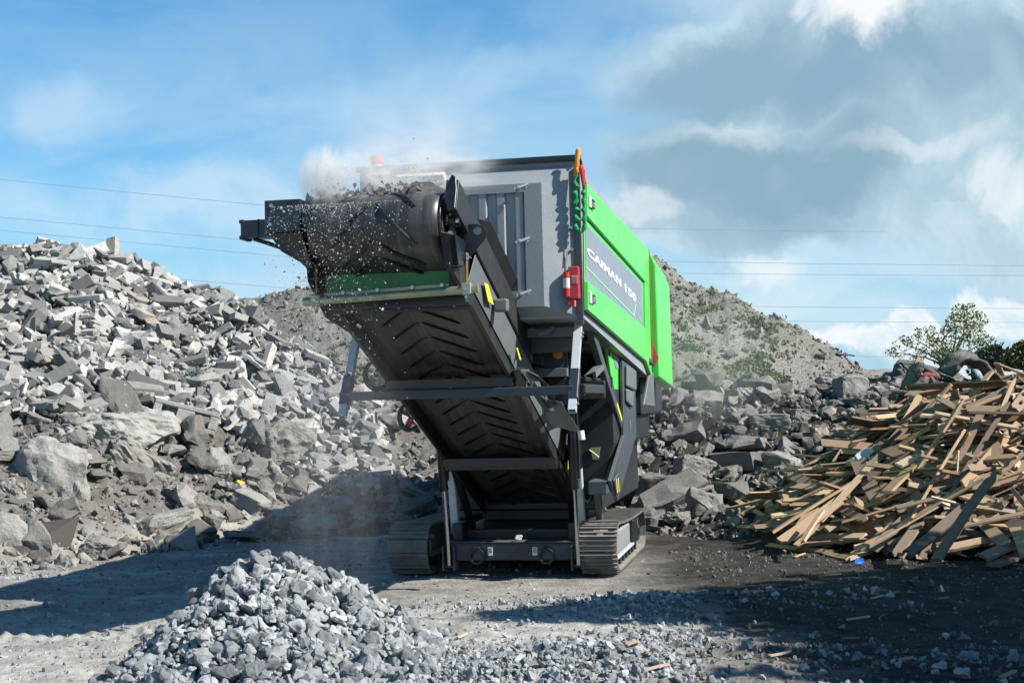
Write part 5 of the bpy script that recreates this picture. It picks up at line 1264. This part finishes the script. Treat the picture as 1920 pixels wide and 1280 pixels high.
# scattered slivers on the ground
for i, (x, y, L, rz, tn, lab) in enumerate([(1232, 1250, .16, .5, .95, 'pale split sliver on the gravel at the bottom centre'), (866, 1190, .12, 1.0, 1.0, 'white sliver on the dust right of the stone heap'), (1186, 1205, .10, .7, .8, 'brown wood chip on the gravel right of the heap'),
        (1220, 1222, .09, .9, .6, 'small brown chip above the pale sliver'), (1463, 1224, .16, .4, .9, 'pale chip near the tip of the sunlit wedge'), (1610, 1158, .18, .1, .9, 'white stick in the shade right of centre'), (1555, 1078, .22, .0, .85, 'flat pale stick in the shade below the planks'),
        (1645, 1118, .14, .6, .8, 'thin light stick in the shade, below the blue scrap'), (1595, 1196, .12, -.6, .5, 'tan chip in the dark gravel'), (1290, 1150, .12, 0, .4, 'dark chip on the shaded gravel'), (1700, 1235, .10, .3, .6, 'small chip in the dark foreground'), (1890, 1262, .14, .7, .6, 'splinter at the bottom right corner'),
        (1770, 1120, .1, .3, .5, 'brown chip in shade near the right edge'), (1500, 1040, .2, .8, .9, 'torn pale offcut on the ground left of the blue scrap')]):
    p = hit(x, y, .025); d = Vector((math.cos(rz), math.sin(rz), .1)) * L / 2; plank(p - d, p + d, .025, .01, tn, 0, i, lab, (0, 0, 1))
def scrap(x, y, col, s_, lab, nm='scrap', cat='scrap'):
    p = hit(x, y, .02); co, fa = v_angular(int(x), (1, .6, .5), 11, 1, .1); me = mesh_np(nm, co * s_, fa, flat(nm + '_colour', col, .6)); o = link(nm, me); o.location = p; tag(o, lab, cat)
scrap(1608, 1052, (.01, .16, .75), .13, 'bright blue plastic scrap in front of the planks', 'plastic_scrap', 'plastic scrap')
scrap(1316, 1112, (.03, .16, .20), .12, 'teal plastic piece on the gravel right of the machine', 'plastic_scrap', 'plastic scrap')
scrap(450, 905, (.65, .50, .03), .16, 'small yellow rag below the tilted slab', 'rag', 'rag')
scrap(1607, 1022, (.6, .10, .05), .10, 'red scrap beside the lowest planks', 'plastic_scrap', 'plastic scrap')
scrap(1105, 1207, (.62, .68, .72), .07, 'white foam crumb on the gravel', 'foam_crumb', 'foam crumb')
0 and scrap(962, 1007, (.55, .53, .48), .09, 'pale stone resting on the chassis beam', 'stone', 'stone').__class__ if False else None

# ------------------------------------------------------------------ leaves
def leaf_mat(name, c0, c1):
    m, T, b = mat(name); at_ = T.node('ShaderNodeAttribute', attribute_name='tone').outputs['Fac']
    base_colour(T, b, T.mix(at_, c0, c1)); b.inputs['Roughness'].default_value = .6
    b.inputs['Transmission Weight'].default_value = 0.0
    try: b.inputs['Subsurface Weight'].default_value = 0.0
    except Exception: pass
    return m
M['leaf'] = leaf_mat('leaf', (.14, .18, .05), (.30, .34, .12)); M['dleaf'] = leaf_mat('dark_leaf', (.012, .03, .012), (.05, .085, .028)); M['gleaf'] = leaf_mat('golden_leaf', (.05, .06, .012), (.19, .17, .04))
M['bark'] = flat('bark', (.10, .08, .06), .9)
def leaves(rs, centres, radii, n, size, name, mt, parent=None, squash=.8, shell=0.0):
    centres = np.array(centres, float); radii = np.array(radii, float); w = radii ** 2; w /= w.sum(); c = rs.choice(len(centres), n, p=w)
    v = rs.normal(0, 1, (n, 3)); v /= np.linalg.norm(v, axis=1)[:, None]; r = rs.rand(n) ** (1 / 3) * (1 - shell) + shell * rs.rand(n) ** .15
    # clumps inside each mass
    p = centres[c] + v * (r * radii[c])[:, None] * np.array([1, 1, squash])
    q = fbm(p[:, 0] * 1.7, p[:, 1] * 1.7, p[:, 2] * 1.7, 2); keep = q > np.percentile(q, 25); p = p[keep]; n = len(p)
    R_ = rotm(rs.uniform(-3.1, 3.1, (n, 3))); s = size * rs.uniform(.6, 1.3, n)
    base = np.array([(-.5, 0, 0), (0, -.28, .06), (.5, 0, 0), (0, .28, .06)]); co = (R_[:, None] @ (base[None] * s[:, None, None])[..., None])[..., 0] + p[:, None]
    f = np.arange(n * 4).reshape(n, 4); return link(name, mesh_np(name, co.reshape(-1, 3), f, mt, False, np.repeat(np.clip(rs.rand(n) * .7 + .3 * (q[keep] > .1), 0, 1), 4)), parent)
def tree(name, base, centres, radii, n, size, label, mt, seed, trunk_r=.12, cat='tree', squash=.8, fork=.35):
    rs_ = np.random.RandomState(seed); root_ = empty(name, base); tag(root_, label, cat); bv = Vector(base)
    cc = [tuple(Vector(c) - bv) for c in centres]
    top = Vector(np.array(cc).mean(0)); tr = MB(); f = Vector((top.x * .4, top.y * .4, max(top.z * fork, .1)))
    tr.tube([(0, 0, -.3), (f.x * .3, f.y * .3, f.z * .6), tuple(f)], [trunk_r, trunk_r * .85, trunk_r * .7], 8)
    for c in cc:
        c = Vector(c); m1 = f.lerp(c, .5) + Vector(rs_.normal(0, .12, 3)) + Vector((0, 0, .1)); tr.tube([tuple(f), tuple(m1), tuple(c)], [trunk_r * .5, trunk_r * .3, trunk_r * .12], 6)
        for _ in range(3): e = c + Vector(rs_.normal(0, 1, 3)).normalized() * radii[0] * .8; tr.tube([tuple(m1.lerp(c, .6)), tuple(e)], [trunk_r * .16, trunk_r * .05], 4)
    tr.build('trunk', M['bark'], root_, 0, True)
    leaves(rs_, cc, radii, n, size, 'crown', mt, root_, squash)
    return root_
T1 = [(1808, 585, 43), (1795, 605, 43.5), (1832, 600, 43), (1822, 625, 42.5), (1780, 620, 43), (1735, 622, 43), (1715, 635, 43.5), (1695, 645, 43), (1675, 660, 43), (1742, 645, 42.5), (1790, 655, 42.5), (1825, 655, 43), (1770, 668, 43), (1850, 640, 43), (1720, 662, 43), (1760, 635, 43)]
tree('tree', at(1790, 712, 43), [at(*p) for p in T1], [.42, .38, .36, .40, .30, .34, .38, .34, .26, .36, .48, .46, .40, .3, .3, .26], 3300, .095, 'sparse young tree with thin leaves standing behind the carpet', M['leaf'], 3, .07, fork=.3)
tree('bush', at(1872, 715, 41), [at(1860, 678, 41), at(1885, 672, 41), at(1845, 690, 41), at(1900, 690, 41)], [.6, .6, .5, .6], 5200, .13, 'dark green bush right of the sparse tree', M['dleaf'], 4, .06, 'bush')
tree('bush', at(1925, 715, 39), [at(1912, 672, 39), at(1935, 665, 39), at(1905, 690, 39), at(1950, 690, 39)], [.5, .6, .45, .7], 4600, .14, 'yellow green bush at the right edge', M['gleaf'], 5, .06, 'bush')
tree('bush', at(2050, 725, 40), [at(2000, 680, 40), at(2050, 660, 40), at(2110, 690, 40)], [.8, .9, .8], 2500, .2, 'dark bush beyond the right edge of the view', M['dleaf'], 6, .06, 'bush')
# weeds on the far mounds and tufts of grass at the foot
rg = np.random.RandomState(9); wc = []; wr_ = []
for (x, y, sx, sy, n) in ((1400, 700, 50, 22, 60), (1330, 560, 60, 60, 26), (1420, 640, 50, 40, 50), (1290, 640, 40, 60, 18), (625, 700, 30, 26, 34), (670, 725, 40, 20, 20), (700, 670, 40, 30, 14), (1450, 712, 30, 10, 26), (1340, 505, 30, 14, 10)):
    for _ in range(n):
        p = hit(rg.normal(x, sx * .6), rg.normal(y, sy * .6), 0, 20)
        if p.y > 55: continue
        wc.append(tuple(p + Vector((0, 0, .06)))); wr_.append(rg.uniform(.06, .20))
o = leaves(rg, wc, wr_, 11000, .075, 'weeds', leaf_mat('weed', (.06, .085, .025), (.16, .20, .07)), None, .55); tag(o, kind='stuff')
# two leafy trees added out of view at right, shaped to shade the foreground
def over(gx, gy, z, r_): k = z / math.tan(EL); return (gx + math.sin(AZ) * k, gy + math.cos(AZ) * k, z, r_)
for i, (cs, lab) in enumerate([([over(4.3, 12.0, 4.2, 1.55), over(4.0, 10.2, 4.4, 1.6), over(2.7, 11.7, 5.0, 1.15), over(1.7, 11.3, 5.4, .8), over(.7, 11.15, 5.7, .55), over(.05, 11.05, 5.9, .33), over(2.6, 10.5, 4.9, 1.0), over(5.6, 12.4, 4, 1.6), over(5.6, 9.8, 4.2, 1.8)], 'added leafy shade caster, unseen on the right'),
                               ([over(3.3, 8.5, 4.6, 1.05), over(2.2, 8.35, 5.0, .55), over(4.5, 8.3, 4.6, 1.4), over(1.3, 8.2, 5.2, .4), over(4, 6.8, 4.6, 1.6), over(3.4, 9.3, 4.6, .95), over(2.6, 9.0, 4.9, .6), over(5.0, 9.4, 4.4, 1.3), over(2.5, 7.9, 4.8, .7), over(1.9, 8.9, 5.0, .5), over(3.0, 10.0, 4.8, .9), over(4.3, 9.0, 4.5, 1.3)], 'second added leafy shade caster, unseen on the right, nearer')]):
    tree('tree', (cs[1][0], cs[1][1], 0), [c[:3] for c in cs], [c[3] for c in cs], 17000 if i == 0 else 14000, .26, lab, M['dleaf'], 20 + i, .22, squash=.9)

# ------------------------------------------------------------------ overhead lines far behind
M['cable'] = flat('cable', (.24, .32, .40), .6)
def cable(x0, y0, x1, y1, label, d=95, r=.013, sag=2.0):
    b = MB(); P_ = []
    for i in range(13): t = i / 12; P_.append(at(x0 + (x1 - x0) * t, y0 + (y1 - y0) * t + sag * 4 * t * (1 - t), d))
    b.tube(P_, r, 5); o = b.build('power_cable', M['cable']); tag(o, label, 'cable')
cable(-700, 264, 1060, 437, 'highest overhead cable left of the machine', sag=4); cable(-700, 339, 1060, 505, 'second highest overhead cable left of the machine'); cable(-700, 365, 1060, 528, 'third overhead cable left of the machine'); cable(-300, 468, 1060, 582, 'low overhead cable crossing above the paver heap'); cable(-200, 516, 1060, 597, 'lowest overhead cable left, just above the far grey mound')
cable(1180, 428, 1660, 434, 'highest overhead cable on the right, near the cloud base', sag=1, r=.010); cable(1180, 489, 2300, 500, 'overhead cable on the right, second from the top'); cable(1180, 511, 2300, 517, 'overhead cable on the right, third from the top', r=.011)
cable(1300, 573, 2300, 578, 'overhead cable on the right, third from the bottom'); cable(1300, 600, 2300, 604, 'overhead cable on the right, second from the bottom', r=.011); cable(1400, 666, 2300, 668, 'lowest overhead cable on the right', r=.010)

# ------------------------------------------------------------------ what the belt throws: lumps on the belt, falling grit, dust
def loc(x, y, z): return root.matrix_basis @ Vector((x, y, z)) if False else Vector((-.07, 14.0, 0)) + Vector((math.cos(R(11)), -math.sin(R(11)), 0)) * x + Vector((math.sin(R(11)), math.cos(R(11)), 0)) * y + Vector((0, 0, z))
rd = np.random.RandomState(31)
def chips(name, P_, s, mt, tone, tall=1.0, shapes=PEBB):
    n = len(P_); scl = s[:, None] * rd.uniform(.7, 1.25, (n, 3)); scl[:, 2] *= tall; Rm = rotm(rd.uniform(-.5, .5, (n, 3)) if tall > 1.1 else rd.uniform(-3, 3, (n, 3)))
    o = merged(name, shapes, P_, Rm, scl, tone, mt, rd.randint(0, len(shapes), n)); tag(o, kind='stuff'); return o
P_ = []
for _ in range(420):
    x = rd.uniform(-.55, .30); t = abs(rd.normal(0, .35)) - .12; hgt = abs(rd.normal(0, .045)) * (1.2 - abs(x + .12)) + .0
    P_.append(tuple(loc(*(cv(x, t, math.sqrt(max(.212 ** 2 - min(t, 0) ** 2, .02)) + .02 + hgt)))))
s_ = np.clip(rd.lognormal(math.log(.035), .5, len(P_)), .012, .095); chips('conveyed_rubble', np.array(P_), s_, M['rock_a'], rd.uniform(0, .45, len(P_)))
P_ = []
for _ in range(3600):
    u = rd.rand(); zf = 3.08 - 2.0 * u ** 2.4; x = np.clip(rd.normal(-.40 + .15 * rd.rand(), .24), -.75, .45); fy = -4.30 - .42 * math.sqrt(max(3.1 - zf, 0)) * rd.uniform(.35, 1.0) - .02
    P_.append(tuple(loc(x - .06 * (3.05 - zf), fy, zf)))
for _ in range(260): P_.append(tuple(loc(rd.uniform(-.6, .35), -4.05 + rd.normal(0, .2), 3.2 + abs(rd.normal(0, .09)))))
s_ = np.clip(rd.lognormal(math.log(.0058), .5, len(P_)), .003, .022); chips('falling_grit', np.array(P_), s_, M['crsh_a'], rd.uniform(.25, .75, len(P_)), 1.8)
big = [(541, 548, 9.6, .05), (560, 520, 9.7, .03), (655, 700, 9.7, .05), (672, 612, 9.8, .05)]
co_, fa_ = CRUSH[3][1]
for i, (x, y, d, q) in enumerate(big):
    o = link('falling_stone', mesh_np('falling_stone', co_ * q, fa_, M['rock_o'])); o.location = at(x, y, d); o.rotation_euler = (i, 2 * i, .5); o.color = (.3, 0, 0, 1)
    tag(o, ['stone falling through the air left of the scraper tube', 'smaller stone falling just above the first', 'stone falling in front of the left support post', 'stone falling above the left support post'][i], 'stone')
p = loc(.10, -.03, .37); o = link('stone', mesh_np('stone', CRUSH[1][1][0] * .085, CRUSH[1][1][1], M['conc_o'])); o.location = p; o.color = (.85, 0, 0, 1); tag(o, 'pale stone resting on top of the chassis beam', 'stone')

def dust_mat(name, dens, scale, thr, col=(.985, .965, .93), aniso=.3, stretch=(1, 1, 1)):
    m = bpy.data.materials.new(name); m.use_nodes = True; T = NT(m.node_tree); T.n.clear()
    g = T.node('ShaderNodeTexCoord').outputs['Object']; ln_ = T.vmath('LENGTH', g, None, 1)
    mp = T.node('ShaderNodeMapping'); T.put(mp.inputs[0], g); mp.inputs['Scale'].default_value = stretch
    n = T.noise(mp.outputs[0], scale, 4, .6, .6); f = T.math('MULTIPLY', T.smooth(ln_, 1.0, .25), T.smooth(n, thr, thr + .3))
    v = T.node('ShaderNodeVolumePrincipled'); v.inputs['Color'].default_value = (*col, 1); T.put(v.inputs['Density'], T.math('MULTIPLY', f, dens)); v.inputs['Anisotropy'].default_value = aniso
    o = T.node('ShaderNodeOutputMaterial'); T.l.new(v.outputs[0], o.inputs['Volume']); return m
def dust(c, r, dens, scale, thr, label, **kw):
    b = MB(); bm = bmesh.new(); bmesh.ops.create_icosphere(bm, subdivisions=3, radius=1.0); me = bpy.data.meshes.new('dust_cloud'); bm.to_mesh(me); bm.free()
    me.materials.append(dust_mat('dust', dens, scale, thr, **kw)); o = link('dust_cloud', me); o.location = c; o.scale = r; tag(o, kind='stuff'); return o
dust(loc(-.50, -4.0, 3.30), (.22, .24, .33), 17, 2.6, .36, '', stretch=(1.5, 1.5, .6)); dust(loc(-.34, -4.0, 3.30), (.44, .3, .33), 7, 2.4, .40, '', stretch=(1.5, 1.5, .6))
dust(loc(.10, -3.75, 3.38), (.72, .45, .28), 8, 2.6, .40, '')
dust(loc(.0, -3.0, 3.72), (.85, .6, .40), 2.2, 1.4, .38, '')
dust(loc(-.55, -3.9, 1.5), (.75, 1.0, 1.6), .22, 2.2, .35, '', stretch=(2.5, 2.5, .6))
dust(loc(1.9, 3.5, 2.2), (1.3, 2.2, 1.2), .12, 1.5, .35, '')
